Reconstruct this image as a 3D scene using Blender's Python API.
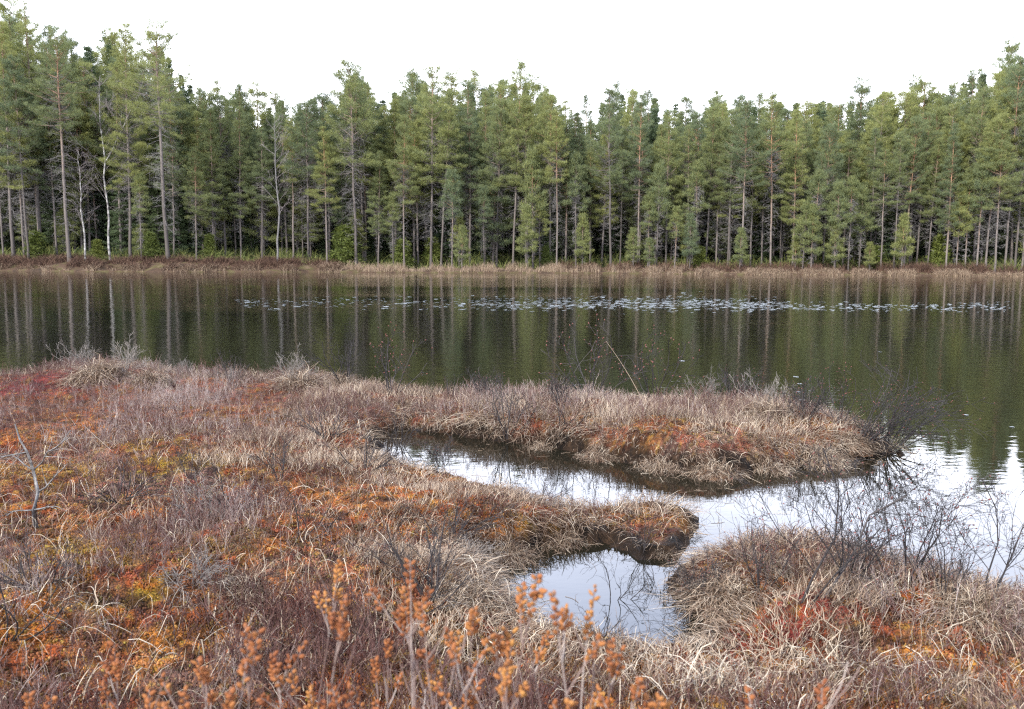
import bpy, math
import numpy as np
from mathutils import Matrix, Vector

for o in list(bpy.data.objects):
    bpy.data.objects.remove(o, do_unlink=True)
S = bpy.context.scene
COL = S.collection
W, H, F = 1024, 709, 887.0
CAM = np.array([0.0, 0.0, 1.85])

# ---------------------------------------------------------------- camera
cam_d = bpy.data.cameras.new('camera')
cam = bpy.data.objects.new('camera', cam_d)
COL.objects.link(cam)
cam_d.sensor_width = 36.0
cam_d.lens = 36.0 * F / W
cam_d.clip_start = 0.05
cam_d.clip_end = 3000
cam_d.dof.use_dof = True
cam_d.dof.focus_distance = 7.5
cam_d.dof.aperture_fstop = 4.5
MROT = Matrix.Rotation(math.radians(90 - 6.5), 4, 'X') @ Matrix.Rotation(math.radians(0.28), 4, 'Z')
cam.matrix_world = Matrix.Translation(Vector(CAM)) @ MROT
S.camera = cam
RC = np.array(MROT.to_3x3())

# ---------------------------------------------------------------- sky, sun, exposure
SUN_EL, SUN_AZ = math.radians(36), math.radians(215)      # azimuth clockwise from +Y: behind left
sun_to = Vector((math.sin(SUN_AZ) * math.cos(SUN_EL), math.cos(SUN_AZ) * math.cos(SUN_EL), math.sin(SUN_EL)))
world = bpy.data.worlds.new('World')
S.world = world
world.use_nodes = True
nt = world.node_tree
nt.nodes.clear()
sky = nt.nodes.new('ShaderNodeTexSky')
sky.sky_type = 'NISHITA'
sky.sun_disc = False
sky.sun_elevation = SUN_EL
sky.sun_rotation = SUN_AZ
sky.dust_density = 2.0
bg = nt.nodes.new('ShaderNodeBackground')
bg.inputs['Strength'].default_value = 0.1
out = nt.nodes.new('ShaderNodeOutputWorld')
tc = nt.nodes.new('ShaderNodeTexCoord')
sep = nt.nodes.new('ShaderNodeSeparateXYZ')
nt.links.new(tc.outputs['Generated'], sep.inputs[0])
ramp = nt.nodes.new('ShaderNodeValToRGB')                  # thin high cloud: brighter and whiter towards the horizon
ramp.color_ramp.elements[0].position = 0.0
ramp.color_ramp.elements[0].color = (1.0, 1.0, 1.0, 1)
ramp.color_ramp.elements[1].position = 0.75
ramp.color_ramp.elements[1].color = (0.10, 0.115, 0.15, 1)
e = ramp.color_ramp.elements.new(0.25)
e.color = (0.78, 0.82, 0.95, 1)
e = ramp.color_ramp.elements.new(0.45)
e.color = (0.64, 0.74, 1.0, 1)
nt.links.new(sep.outputs['Z'], ramp.inputs[0])
cn = nt.nodes.new('ShaderNodeTexNoise')
cn.inputs['Scale'].default_value = 3.0
cn.inputs['Detail'].default_value = 5.0
nt.links.new(tc.outputs['Generated'], cn.inputs['Vector'])
cm = nt.nodes.new('ShaderNodeMapRange')
cm.inputs['From Min'].default_value = 0.3
cm.inputs['From Max'].default_value = 0.7
cm.inputs['To Min'].default_value = 42.0
cm.inputs['To Max'].default_value = 52.0
nt.links.new(cn.outputs['Fac'], cm.inputs['Value'])
vm = nt.nodes.new('ShaderNodeVectorMath')
vm.operation = 'SCALE'
nt.links.new(ramp.outputs['Color'], vm.inputs[0])
nt.links.new(cm.outputs['Result'], vm.inputs['Scale'])
mx = nt.nodes.new('ShaderNodeMix')
mx.data_type = 'RGBA'
mx.inputs['Factor'].default_value = 0.85
nt.links.new(sky.outputs['Color'], mx.inputs['A'])
yr = nt.nodes.new('ShaderNodeMapRange')                   # sky made dimmer behind the camera, added for stronger contrast
yr.inputs['From Min'].default_value = -1.0
yr.inputs['To Min'].default_value = 0.50
yr.inputs['To Max'].default_value = 1.0
nt.links.new(sep.outputs['Y'], yr.inputs['Value'])
vs = nt.nodes.new('ShaderNodeVectorMath')
vs.operation = 'SCALE'
nt.links.new(vm.outputs['Vector'], vs.inputs[0])
nt.links.new(yr.outputs['Result'], vs.inputs['Scale'])
nt.links.new(vs.outputs['Vector'], mx.inputs['B'])
nt.links.new(mx.outputs['Result'], bg.inputs['Color'])
nt.links.new(bg.outputs[0], out.inputs['Surface'])

sun_d = bpy.data.lights.new('sun', 'SUN')
sun_d.energy = 5.0
sun_d.angle = math.radians(0.8)
sun_d.color = (1.0, 0.95, 0.87)
sun = bpy.data.objects.new('sun', sun_d)
COL.objects.link(sun)
sun.rotation_euler = (-sun_to).to_track_quat('-Z', 'Y').to_euler()

S.view_settings.view_transform = 'Standard'
S.view_settings.look = 'None'
S.view_settings.gamma = 1.0
S.view_settings.use_curve_mapping = False
S.view_settings.exposure = 0.58
S.render.engine = 'CYCLES'
S.cycles.use_denoising = False
S.cycles.filter_width = 1.2
S.cycles.sample_clamp_indirect = 4.0
S.cycles.max_bounces = 5
S.cycles.transparent_max_bounces = 4

# ---------------------------------------------------------------- helpers
def ray(u, v):
    u = np.asarray(u, float); v = np.asarray(v, float)
    d = np.stack([(u - W / 2) / F, -(v - H / 2) / F, -np.ones_like(u)], -1)
    return d @ RC.T

def unproj(u, v, z=0.0):
    d = ray(u, v)
    t = (z - CAM[2]) / d[..., 2]
    return CAM + d * t[..., None]

def at_dist(u, v, y):                       # point on the pixel's ray at forward distance y
    d = ray(u, v)
    return CAM + d * (y / d[..., 1])[..., None]

def proj(p):
    q = (np.asarray(p, float) - CAM) @ RC
    return W / 2 - F * q[..., 0] / q[..., 2], H / 2 + F * q[..., 1] / q[..., 2]

def hash2(ix, iy, seed):
    h = (ix.astype(np.int64) * 374761393 + iy.astype(np.int64) * 668265263 + seed * 974634777) & 0xFFFFFFFF
    h = ((h ^ (h >> 13)) * 1274126177) & 0xFFFFFFFF
    return ((h ^ (h >> 16)) & 0xFFFF) / 65535.0

def vnoise(x, y, seed=0):
    ix, iy = np.floor(x), np.floor(y)
    fx, fy = x - ix, y - iy
    fx = fx * fx * fx * (fx * (fx * 6 - 15) + 10); fy = fy * fy * fy * (fy * (fy * 6 - 15) + 10)
    a, b = hash2(ix, iy, seed), hash2(ix + 1, iy, seed)
    c, d = hash2(ix, iy + 1, seed), hash2(ix + 1, iy + 1, seed)
    return (a * (1 - fx) + b * fx) * (1 - fy) + (c * (1 - fx) + d * fx) * fy

def fbm(x, y, seed=0, octaves=4):
    s, a, t = 0.0, 1.0, 0.0
    ca, sa = math.cos(0.6), math.sin(0.6)
    for k in range(octaves):
        s = s + a * vnoise(x, y, seed + k * 17); t += a; a *= 0.5
        x, y = (x * ca - y * sa) * 2.03 + 11.3, (x * sa + y * ca) * 2.03 + 5.7
    return s / t

def sstep(x, a, b):
    t = np.clip((x - a) / (b - a), 0, 1)
    return t * t * (3 - 2 * t)

class Geo:
    """Collects quads and triangles with one tint value per vertex; build() makes ONE mesh."""
    def __init__(self):
        self.V, self.Q, self.T, self.A, self.n = [], [], [], [], 0
    def add(self, V, Q=None, T=None, A=None):
        V = np.asarray(V, np.float32).reshape(-1, 3)
        if Q is not None and len(Q): self.Q.append(np.asarray(Q, np.int64).reshape(-1, 4) + self.n)
        if T is not None and len(T): self.T.append(np.asarray(T, np.int64).reshape(-1, 3) + self.n)
        self.A.append(np.broadcast_to(np.asarray(0.5 if A is None else A, np.float32), (len(V),)).copy())
        self.V.append(V); self.n += len(V)
    def tubes(self, P, R, A=None, sides=3):
        P = np.asarray(P, float); N, K, _ = P.shape
        if N == 0: return
        R = np.broadcast_to(np.asarray(R, float), (N, K))
        T = np.gradient(P, axis=1); T /= np.linalg.norm(T, axis=2, keepdims=True) + 1e-9
        ref = np.where(np.abs(T[:, :1, 2:3]) > 0.8, np.array([[[1.0, 0, 0]]]), np.array([[[0, 0, 1.0]]]))
        X = np.cross(T, ref); X /= np.linalg.norm(X, axis=2, keepdims=True) + 1e-9
        Y = np.cross(T, X)
        a = np.arange(sides) * 2 * math.pi / sides
        V = P[:, :, None] + R[:, :, None, None] * (np.cos(a)[None, None, :, None] * X[:, :, None] + np.sin(a)[None, None, :, None] * Y[:, :, None])
        n0 = (np.arange(N) * K * sides)[:, None, None]
        k = np.arange(K - 1)[None, :, None] * sides; s = np.arange(sides)[None, None, :]
        s2 = (s + 1) % sides
        Q = np.stack(np.broadcast_arrays(n0 + k + s, n0 + k + s2, n0 + k + sides + s2, n0 + k + sides + s), -1)
        A_ = None if A is None else np.repeat(np.broadcast_to(np.asarray(A, float), (N,)), K * sides)
        self.add(V, Q, None, A_)
    def ribbons(self, P, R, side, A=None):
        """flat blades: centre lines P (N,K,3), half width R (N,K), side vectors (N,3)"""
        P = np.asarray(P, float); N, K, _ = P.shape
        if N == 0: return
        R = np.broadcast_to(np.asarray(R, float), (N, K))
        off = R[:, :, None] * side[:, None, :]
        V = np.stack([P - off, P + off], 2)
        n0 = (np.arange(N) * K * 2)[:, None]; k = np.arange(K - 1)[None] * 2
        Q = np.stack([n0 + k, n0 + k + 1, n0 + k + 3, n0 + k + 2], -1)
        A_ = None if A is None else np.repeat(np.broadcast_to(np.asarray(A, float), (N,)), K * 2)
        self.add(V, Q, None, A_)
    def blades(self, C, D, L, Wd, side, A=None):
        """pointed leaf or needle: triangles from C along D"""
        L = np.broadcast_to(np.asarray(L, float), (len(C),)); Wd = np.broadcast_to(np.asarray(Wd, float), (len(C),))
        V = np.stack([C - side * Wd[:, None], C + side * Wd[:, None], C + D * L[:, None]], 1)
        A_ = None if A is None else np.repeat(np.broadcast_to(np.asarray(A, float), (len(C),)), 3)
        self.add(V, None, np.arange(len(C) * 3), A_)
    def ovals(self, C, D, L, R, A=None):
        """spindles along D: catkins, buds, moss heads (two rings of five)"""
        N = len(C)
        L = np.broadcast_to(np.asarray(L, float), (N,))[:, None]; R = np.broadcast_to(np.asarray(R, float), (N,))[:, None]
        ref = np.where(np.abs(D[:, 2:3]) > 0.8, np.array([[1.0, 0, 0]]), np.array([[0, 0, 1.0]]))
        X = np.cross(D, ref); X /= np.linalg.norm(X, axis=1, keepdims=True) + 1e-9
        Y = np.cross(D, X)
        pts = [C]
        for f, rr in ((0.28, 0.9), (0.68, 0.85)):
            for k in range(5):
                a = k * 2 * math.pi / 5
                pts.append(C + D * L * f + (X * math.cos(a) + Y * math.sin(a)) * R * rr)
        pts.append(C + D * L)
        V = np.stack(pts, 1)
        T, Q = [], []
        for k in range(5):
            j = (k + 1) % 5
            T += [(0, 1 + j, 1 + k), (11, 6 + k, 6 + j)]; Q.append((1 + k, 1 + j, 6 + j, 6 + k))
        n0 = (np.arange(N) * 12)[:, None, None]
        A_ = None if A is None else np.repeat(np.broadcast_to(np.asarray(A, float), (N,)), 12)
        self.add(V, np.array(Q)[None] + n0, np.array(T)[None] + n0, A_)
    def arrays(self):
        V = np.concatenate(self.V); A = np.concatenate(self.A)
        Q = np.concatenate(self.Q) if self.Q else np.zeros((0, 4), np.int64)
        T = np.concatenate(self.T) if self.T else np.zeros((0, 3), np.int64)
        return V, Q, T, A
    def mesh(self, name, mat, smooth=False):
        V, Q, T, A = self.arrays()
        me = bpy.data.meshes.new(name)
        me.vertices.add(len(V)); me.vertices.foreach_set('co', V.ravel())
        nl = len(Q) * 4 + len(T) * 3
        me.loops.add(nl)
        me.loops.foreach_set('vertex_index', np.concatenate([Q.ravel(), T.ravel()]).astype(np.int32))
        me.polygons.add(len(Q) + len(T))
        starts = np.concatenate([np.arange(len(Q)) * 4, len(Q) * 4 + np.arange(len(T)) * 3]).astype(np.int32)
        me.polygons.foreach_set('loop_start', starts)
        if smooth: me.polygons.foreach_set('use_smooth', np.ones(len(starts), bool))
        me.update(calc_edges=True)
        at = me.attributes.new('tint', 'FLOAT', 'POINT'); at.data.foreach_set('value', A.astype(np.float32))
        me.materials.append(mat)
        return me
    def obj(self, name, mat, parent=None, smooth=False):
        o = bpy.data.objects.new(name, self.mesh(name, mat, smooth))
        COL.objects.link(o)
        if parent is not None: o.parent = parent
        return o

def tag(o, label=None, cat=None, group=None, kind=None):
    if label: o['label'] = label
    if cat: o['category'] = cat
    if group: o['group'] = group
    if kind: o['kind'] = kind
    return o

def empty(name, loc=(0, 0, 0)):
    o = bpy.data.objects.new(name, None)
    o.empty_display_size = 0.1
    o.location = loc
    COL.objects.link(o)
    return o

def copy_tree(o, parent=None):
    c = o.copy(); COL.objects.link(c); c.parent = parent
    for ch in KIDS.get(o.name, []):
        copy_tree(ch, c)
    return c
KIDS = {}                                    # children of each prototype, by name (bpy's own .children scans the file)

def unit(v):
    return v / (np.linalg.norm(v, axis=-1, keepdims=True) + 1e-9)

def rdir(rng, n):
    return unit(rng.normal(size=(n, 3)))

# ---------------------------------------------------------------- materials
def material(name, ramp, rough=0.85, tint=0.0, noise=None, translucent=0.0, rand=0.0, spec=0.3, bump=0.0, hue=0.0):
    """colour ramp looked up by the strand's own tint, a noise and the object's own random value"""
    m = bpy.data.materials.new(name); m.use_nodes = True
    t = m.node_tree; L = t.links
    b = t.nodes['Principled BSDF']
    b.inputs['Roughness'].default_value = rough
    b.inputs['Specular IOR Level'].default_value = spec
    r = t.nodes.new('ShaderNodeValToRGB')
    els = r.color_ramp.elements
    while len(els) > 1: els.remove(els[-1])
    for i, (p, c) in enumerate(ramp):
        el = els[0] if i == 0 else els.new(p)
        el.position = p; el.color = (*c, 1)
    val = t.nodes.new('ShaderNodeValue'); val.outputs[0].default_value = 0.5 * (1 - min(1, tint + (noise[1] if noise else 0) + rand))
    cur = val.outputs[0]
    def madd(sock, k):
        nonlocal cur
        n = t.nodes.new('ShaderNodeMath'); n.operation = 'MULTIPLY_ADD'
        n.inputs[1].default_value = k
        L.new(sock, n.inputs[0]); L.new(cur, n.inputs[2]); cur = n.outputs[0]
    if tint:
        a = t.nodes.new('ShaderNodeAttribute'); a.attribute_name = 'tint'
        madd(a.outputs['Fac'], tint)
    if noise:
        n = t.nodes.new('ShaderNodeTexNoise'); n.inputs['Scale'].default_value = noise[0]; n.inputs['Detail'].default_value = 4
        c = t.nodes.new('ShaderNodeTexCoord'); L.new(c.outputs['Object'], n.inputs['Vector'])
        mr = t.nodes.new('ShaderNodeMapRange'); mr.inputs['From Min'].default_value = 0.3; mr.inputs['From Max'].default_value = 0.7
        L.new(n.outputs['Fac'], mr.inputs['Value'])
        madd(mr.outputs['Result'], noise[1])
        if bump:
            bp = t.nodes.new('ShaderNodeBump'); bp.inputs['Strength'].default_value = bump; bp.inputs['Distance'].default_value = 0.02
            L.new(n.outputs['Fac'], bp.inputs['Height']); L.new(bp.outputs[0], b.inputs['Normal'])
    if rand:
        oi = t.nodes.new('ShaderNodeObjectInfo')
        madd(oi.outputs['Random'], rand)
    L.new(cur, r.inputs[0])
    L.new(r.outputs['Color'], b.inputs['Base Color'])
    if translucent:
        tr = t.nodes.new('ShaderNodeBsdfTranslucent'); L.new(r.outputs['Color'], tr.inputs['Color'])
        ms = t.nodes.new('ShaderNodeMixShader'); ms.inputs[0].default_value = translucent
        L.new(b.outputs[0], ms.inputs[1]); L.new(tr.outputs[0], ms.inputs[2])
        L.new(ms.outputs[0], t.nodes['Material Output'].inputs['Surface'])
    return m

M = {}
M['pine_needle'] = material('pine_needle', [(0, (.095, .135, .092)), (.35, (.155, .192, .100)), (.65, (.225, .250, .098)), (1, (.315, .325, .105))], .6, tint=.6, rand=.55, translucent=.4)
M['spruce_needle'] = material('spruce_needle', [(0, (.045, .075, .046)), (.6, (.085, .120, .054)), (1, (.130, .165, .060))], .6, tint=.5, rand=.4, translucent=.2)
M['sapling_needle'] = material('sapling_needle', [(0, (.07, .10, .03)), (.5, (.14, .17, .04)), (1, (.22, .24, .06))], .6, tint=.5, rand=.4, translucent=.3)
M['dead_twig'] = material('dead_twig', [(0, (.085, .078, .08)), (.5, (.165, .155, .155)), (1, (.28, .265, .26))], .9, tint=.6, rand=.3)
M['birch_bark'] = material('birch_bark', [(0, (.06, .05, .05)), (.4, (.17, .16, .155)), (.65, (.33, .32, .31)), (1, (.46, .45, .43))], .8, noise=(3, 1.0), bump=.3)
M['grey_wood'] = material('grey_wood', [(0, (.05, .046, .046)), (.5, (.14, .135, .135)), (1, (.29, .28, .275))], .85, noise=(30, .8), bump=.5)
M['birch_twig'] = material('birch_twig', [(0, (.16, .14, .145)), (1, (.32, .28, .28))], .9, tint=.8)
M['shrub_bark'] = material('shrub_bark', [(0, (.010, .008, .008)), (.5, (.026, .022, .023)), (1, (.075, .066, .066))], .8, tint=.6, rand=.35)
M['pale_bark'] = material('pale_bark', [(0, (.09, .08, .075)), (.5, (.19, .17, .158)), (1, (.36, .325, .29))], .8, tint=.6, rand=.35)
M['red_bud'] = material('red_bud', [(0, (.07, .028, .026)), (1, (.18, .065, .055))], .6, tint=1)
M['straw'] = material('straw', [(0, (.06, .036, .024)), (.3, (.16, .105, .072)), (.65, (.37, .285, .210)), (1, (.62, .54, .43))], .8, tint=.85, rand=.15, translucent=.15)
M['pale_straw'] = material('pale_straw', [(0, (.30, .24, .17)), (1, (.60, .53, .43))], .75, tint=.85, rand=.15, translucent=.1)
M['heath_stem'] = material('heath_stem', [(0, (.030, .010, .009)), (.3, (.075, .033, .028)), (.55, (.140, .076, .066)), (.75, (.215, .160, .148)), (1, (.46, .40, .37))], .85, tint=1)
M['moss_head'] = None
M['catkin'] = material('catkin', [(0, (.17, .052, .022)), (.5, (.30, .110, .038)), (1, (.43, .22, .06))], .75, tint=.7, noise=(400, .3), translucent=.15)
M['gale_stem'] = material('gale_stem', [(0, (.10, .06, .05)), (.6, (.22, .16, .14)), (1, (.42, .38, .35))], .75, tint=.8, rand=.2)
M['reed'] = material('reed', [(0, (.12, .075, .055)), (.5, (.25, .18, .125)), (1, (.42, .33, .235))], .8, tint=1, translucent=.2)
M['far_heath'] = material('far_heath', [(0, (.03, .016, .012)), (.5, (.075, .040, .028)), (1, (.15, .095, .065))], .9, tint=1)
M['far_green'] = material('far_green', [(0, (.04, .06, .02)), (1, (.15, .16, .045))], .9, tint=1)
M['lily'] = material('lily', [(0, (.07, .08, .06)), (.5, (.14, .155, .15)), (1, (.23, .245, .25))], .3, rand=.9, spec=.5)  # silvery tone: the sky's sheen on flat leaves put into the colour
M['deep_forest'] = material('deep_forest', [(0, (.050, .072, .046)), (.6, (.105, .132, .058)), (1, (.165, .19, .07))], .7, tint=1)

def pine_bark():
    m = material('pine_bark', [(0, (.085, .074, .068)), (.45, (.17, .146, .134)), (.70, (.215, .158, .125)), (.92, (.28, .165, .105)), (1, (.29, .165, .10))], .9, bump=.0)
    t = m.node_tree; L = t.links
    c = t.nodes.new('ShaderNodeTexCoord'); s = t.nodes.new('ShaderNodeSeparateXYZ'); L.new(c.outputs['Generated'], s.inputs[0])
    n = t.nodes.new('ShaderNodeTexNoise'); n.inputs['Scale'].default_value = 4; n.inputs['Detail'].default_value = 5
    mp = t.nodes.new('ShaderNodeMapping'); mp.inputs['Scale'].default_value = (2, 2, .5); L.new(c.outputs['Object'], mp.inputs[0]); L.new(mp.outputs[0], n.inputs['Vector'])
    oi = t.nodes.new('ShaderNodeObjectInfo')
    a = t.nodes.new('ShaderNodeMath'); a.operation = 'MULTIPLY_ADD'; a.inputs[1].default_value = .5; L.new(n.outputs['Fac'], a.inputs[0]); L.new(s.outputs['Z'], a.inputs[2])
    b = t.nodes.new('ShaderNodeMath'); b.operation = 'MULTIPLY_ADD'; b.inputs[1].default_value = .60; L.new(oi.outputs['Random'], b.inputs[0]); L.new(a.outputs[0], b.inputs[2])
    d = t.nodes.new('ShaderNodeMath'); d.operation = 'SUBTRACT'; d.inputs[1].default_value = .52; L.new(b.outputs[0], d.inputs[0])
    r = [x for x in t.nodes if x.type == 'VALTORGB'][0]
    L.new(d.outputs[0], r.inputs[0])
    return m
M['pine_bark'] = pine_bark()
M['spruce_bark'] = material('spruce_bark', [(0, (.09, .075, .07)), (1, (.22, .20, .19))], .9, noise=(3, .6), rand=.3)

# ---------------------------------------------------------------- near bog: outline of the land
LAKE_EDGE = [(-380, 372), (0, 370), (60, 364), (100, 362), (160, 370), (215, 374), (270, 375), (320, 374), (360, 382), (410, 390), (480, 392), (560, 393),
             (640, 392), (700, 396), (760, 401), (830, 408), (880, 424), (908, 440)]
FRONT = [(900, 452), (855, 460), (805, 467), (740, 474), (690, 474), (640, 466), (600, 458), (560, 449), (500, 442), (450, 434), (400, 429), (372, 436),
         (380, 458), (420, 476), (470, 486), (520, 498), (555, 516), (600, 513), (650, 511), (688, 518), (698, 528), (690, 545), (672, 558),
         (640, 558), (604, 542), (562, 544), (512, 556), (484, 560), (474, 570), (498, 580), (512, 600), (518, 622), (560, 640), (620, 650), (690, 652),
         (712, 626), (684, 606), (668, 588), (690, 566), (712, 556), (740, 556), (780, 552), (820, 552), (870, 566), (920, 584), (970, 596), (1030, 604), (1110, 612), (1500, 610)]
def outline():
    a = np.array(LAKE_EDGE, float); b = np.array(FRONT, float)
    A = unproj(a[:, 0], a[:, 1], 0.18)[:, :2]; A[:, 1] += 0.1
    B = unproj(b[:, 0], b[:, 1], 0.0)[:, :2]
    return np.concatenate([[[-45, 16.0]], A, B, [[30, 3.5], [30, -12], [-45, -12]]])
POLY = outline()

def sdf(x, y):
    """signed distance to the outline of the bog, positive on land"""
    x = np.asarray(x, float); shp = x.shape
    x = x.ravel(); y = np.asarray(y, float).ravel()
    d2 = np.full(x.shape, 1e9); inside = np.zeros(x.shape, bool)
    n = len(POLY)
    for i in range(n):
        ax, ay = POLY[i]; bx, by = POLY[(i + 1) % n]
        ex, ey = bx - ax, by - ay
        wx, wy = x - ax, y - ay
        t = np.clip((wx * ex + wy * ey) / (ex * ex + ey * ey + 1e-12), 0, 1)
        d2 = np.minimum(d2, (wx - t * ex) ** 2 + (wy - t * ey) ** 2)
        c = (ay > y) != (by > y)
        xi = ax + (y - ay) / np.where(abs(by - ay) < 1e-9, 1e-9, by - ay) * ex
        inside ^= c & (x < xi)
    d = np.sqrt(d2)
    return np.where(inside, d, -d).reshape(shp)

# hummocks: pixel of the foot, height, radius
BUMPS = []
def bump(u, v, h, r, z=0.1):
    p = unproj(np.array(u), np.array(v), z); BUMPS.append((p[0], p[1], h, r))
for a in [(100, 385, .26, 1.0), (300, 388, .12, .8), (215, 392, .05, .6), (380, 402, .10, .7), (470, 410, .06, .8), (560, 420, .15, .9), (650, 440, .16, .7), (700, 448, .16, .6),
          (720, 420, .12, .6), (770, 430, .13, .6), (830, 436, .10, .5), (735, 585, .10, .33), (760, 555, .05, .3), (850, 575, .10, .5),
          (820, 630, .20, .24), (960, 625, .16, .3), (430, 600, .12, .42), (560, 545, .05, .4), (645, 540, -.09, .26), (610, 530, -.06, .25), (250, 560, .10, .5), (60, 590, .08, .5),
          (330, 470, .07, .6), (150, 460, .06, .7), (20, 430, .08, .7), (480, 520, .08, .5), (300, 530, .07, .5)]:
    bump(*a)

def ground_z(x, y, d=None):
    x = np.asarray(x, float); y = np.asarray(y, float)
    if d is None: d = sdf(x, y)
    d = d + (fbm(x * 3.1, y * 3.1, 3, 3) - .5) * .22 + (fbm(x * 9, y * 9, 5, 2) - .5) * .07
    on = sstep(d, 0.0, .5)
    z = -.45 + .45 * sstep(d, -.22, .0) + .09 * sstep(d, .0, .09) + .05 * sstep(d, .2, 1.2)
    z = z + on * ((fbm(x * 1.3, y * 1.3, 11, 3) - .45) * .14 + (fbm(x * 5.5, y * 5.5, 21, 3) - .5) * .07)
    k = sstep(d, -.02, .25)
    for bx, by, h, r in BUMPS:
        z = z + k * h * .8 * np.exp(-((x - bx) ** 2 + (y - by) ** 2) / (r * r))
    return z

def ground_at(u, v):
    u = np.atleast_1d(np.asarray(u, float)); v = np.atleast_1d(np.asarray(v, float))
    z = np.full(u.shape, .15)
    for _ in range(5):
        p = unproj(u, v, z); z = .5 * z + .5 * np.maximum(ground_z(p[:, 0], p[:, 1]), 0)
    p = unproj(u, v, z); p[:, 2] = np.maximum(ground_z(p[:, 0], p[:, 1]), -.05)
    return p

# patches of moss and litter: pixel, radius (m), colour
RUST, CRIMSON, OLIVE, BROWN, ORANGE, PURPLE, STRAWC = (.32, .115, .038), (.17, .038, .034), (.25, .155, .030), (.13, .075, .045), (.40, .17, .055), (.20, .135, .125), (.30, .20, .14)
PATCH = [(25, 388, 1.0, CRIMSON), (70, 390, .6, CRIMSON), (822, 612, .3, (.17, .034, .030)), (800, 640, .3, (.30, .08, .03)), (770, 640, .3, CRIMSON), (950, 615, .35, (.30, .09, .035)), (100, 372, .35, RUST), (370, 392, .6, ORANGE), (440, 396, .4, ORANGE),
         (60, 432, .8, RUST), (190, 425, .6, BROWN), (270, 440, .8, (.22, .08, .045)), (170, 465, .5, OLIVE), (330, 450, .5, BROWN), (40, 480, .6, (.26, .15, .04)), (350, 500, .8, ORANGE), (420, 505, .7, RUST), (250, 500, .6, RUST),
         (60, 570, .5, OLIVE), (110, 615, .25, OLIVE), (150, 600, .2, OLIVE), (50, 640, .4, RUST), (180, 650, .4, ORANGE), (290, 560, .5, RUST), (330, 530, .5, (.28, .10, .04)), (200, 560, .4, BROWN),
         (685, 436, .3, OLIVE), (640, 540, .5, (.16, .08, .035)), (600, 520, .3, BROWN), (470, 575, .25, ORANGE), (430, 600, .4, RUST), (440, 640, .3, OLIVE), (640, 660, .3, OLIVE), (720, 690, .4, ORANGE), (700, 660, .35, RUST),
         (880, 680, .4, OLIVE), (960, 660, .4, ORANGE), (830, 695, .4, RUST), (1000, 600, .4, RUST), (860, 560, .4, RUST), (750, 545, .3, BROWN), (560, 425, .5, STRAWC), (500, 420, .5, STRAWC), (740, 450, .6, STRAWC), (600, 440, .5, STRAWC)]
PW = [(unproj(np.array(u * 1.), np.array(v * 1.), .15), r, np.array(c)) for u, v, r, c in PATCH]
def moss_colour(x, y, d):
    n1, n2, n3 = fbm(x * .9, y * .9, 41, 4), fbm(x * 2.6, y * 2.6, 51, 4), fbm(x * 14, y * 14, 61, 3)
    col = np.array([.20, .085, .045]) + np.zeros(x.shape + (3,))
    def blend(c, w):
        nonlocal col
        col = col * (1 - w[..., None]) + np.array(c) * w[..., None]
    blend(RUST, sstep(n2, .47, .62) * .75)
    blend(ORANGE, sstep(n2, .60, .72) * .6)
    blend(OLIVE, sstep(n1, .56, .70) * .6 * sstep(n3, .35, .6))
    blend(PURPLE, sstep(fbm(x * 1.1 + 30, y * 1.1, 71, 3), .52, .66) * .6)
    for p, r, c in PW:
        rr = np.hypot(x - p[0], y - p[1]) / r
        if c[0] < .26 and c[1] < .04: blend(c, sstep(1.1 - rr, .1, .5) * .8)
        blend(c, sstep(1.2 - rr + (n2 - .5) * 2.4, .1, 1.0) * (.35 + .55 * sstep(n3, .3, .65)))
    blend((.24, .055, .03), sstep(fbm(x * 6, y * 6, 85, 3), .52, .68) * .6)
    blend((.42, .28, .08), sstep(fbm(x * 30, y * 30, 81, 2), .62, .8) * .5)
    blend((.030, .018, .011), 1 - sstep(d + (n2 - .5) * .2, .05, .16))       # wet peat along the water, blackened to paint in the bank's undercut shadow
    g = col.mean(-1, keepdims=True)
    return np.clip((g + (col - g) * 1.0) * (.22 + .66 * sstep(n3, .25, .75)[..., None]), 0, 1)

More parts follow.
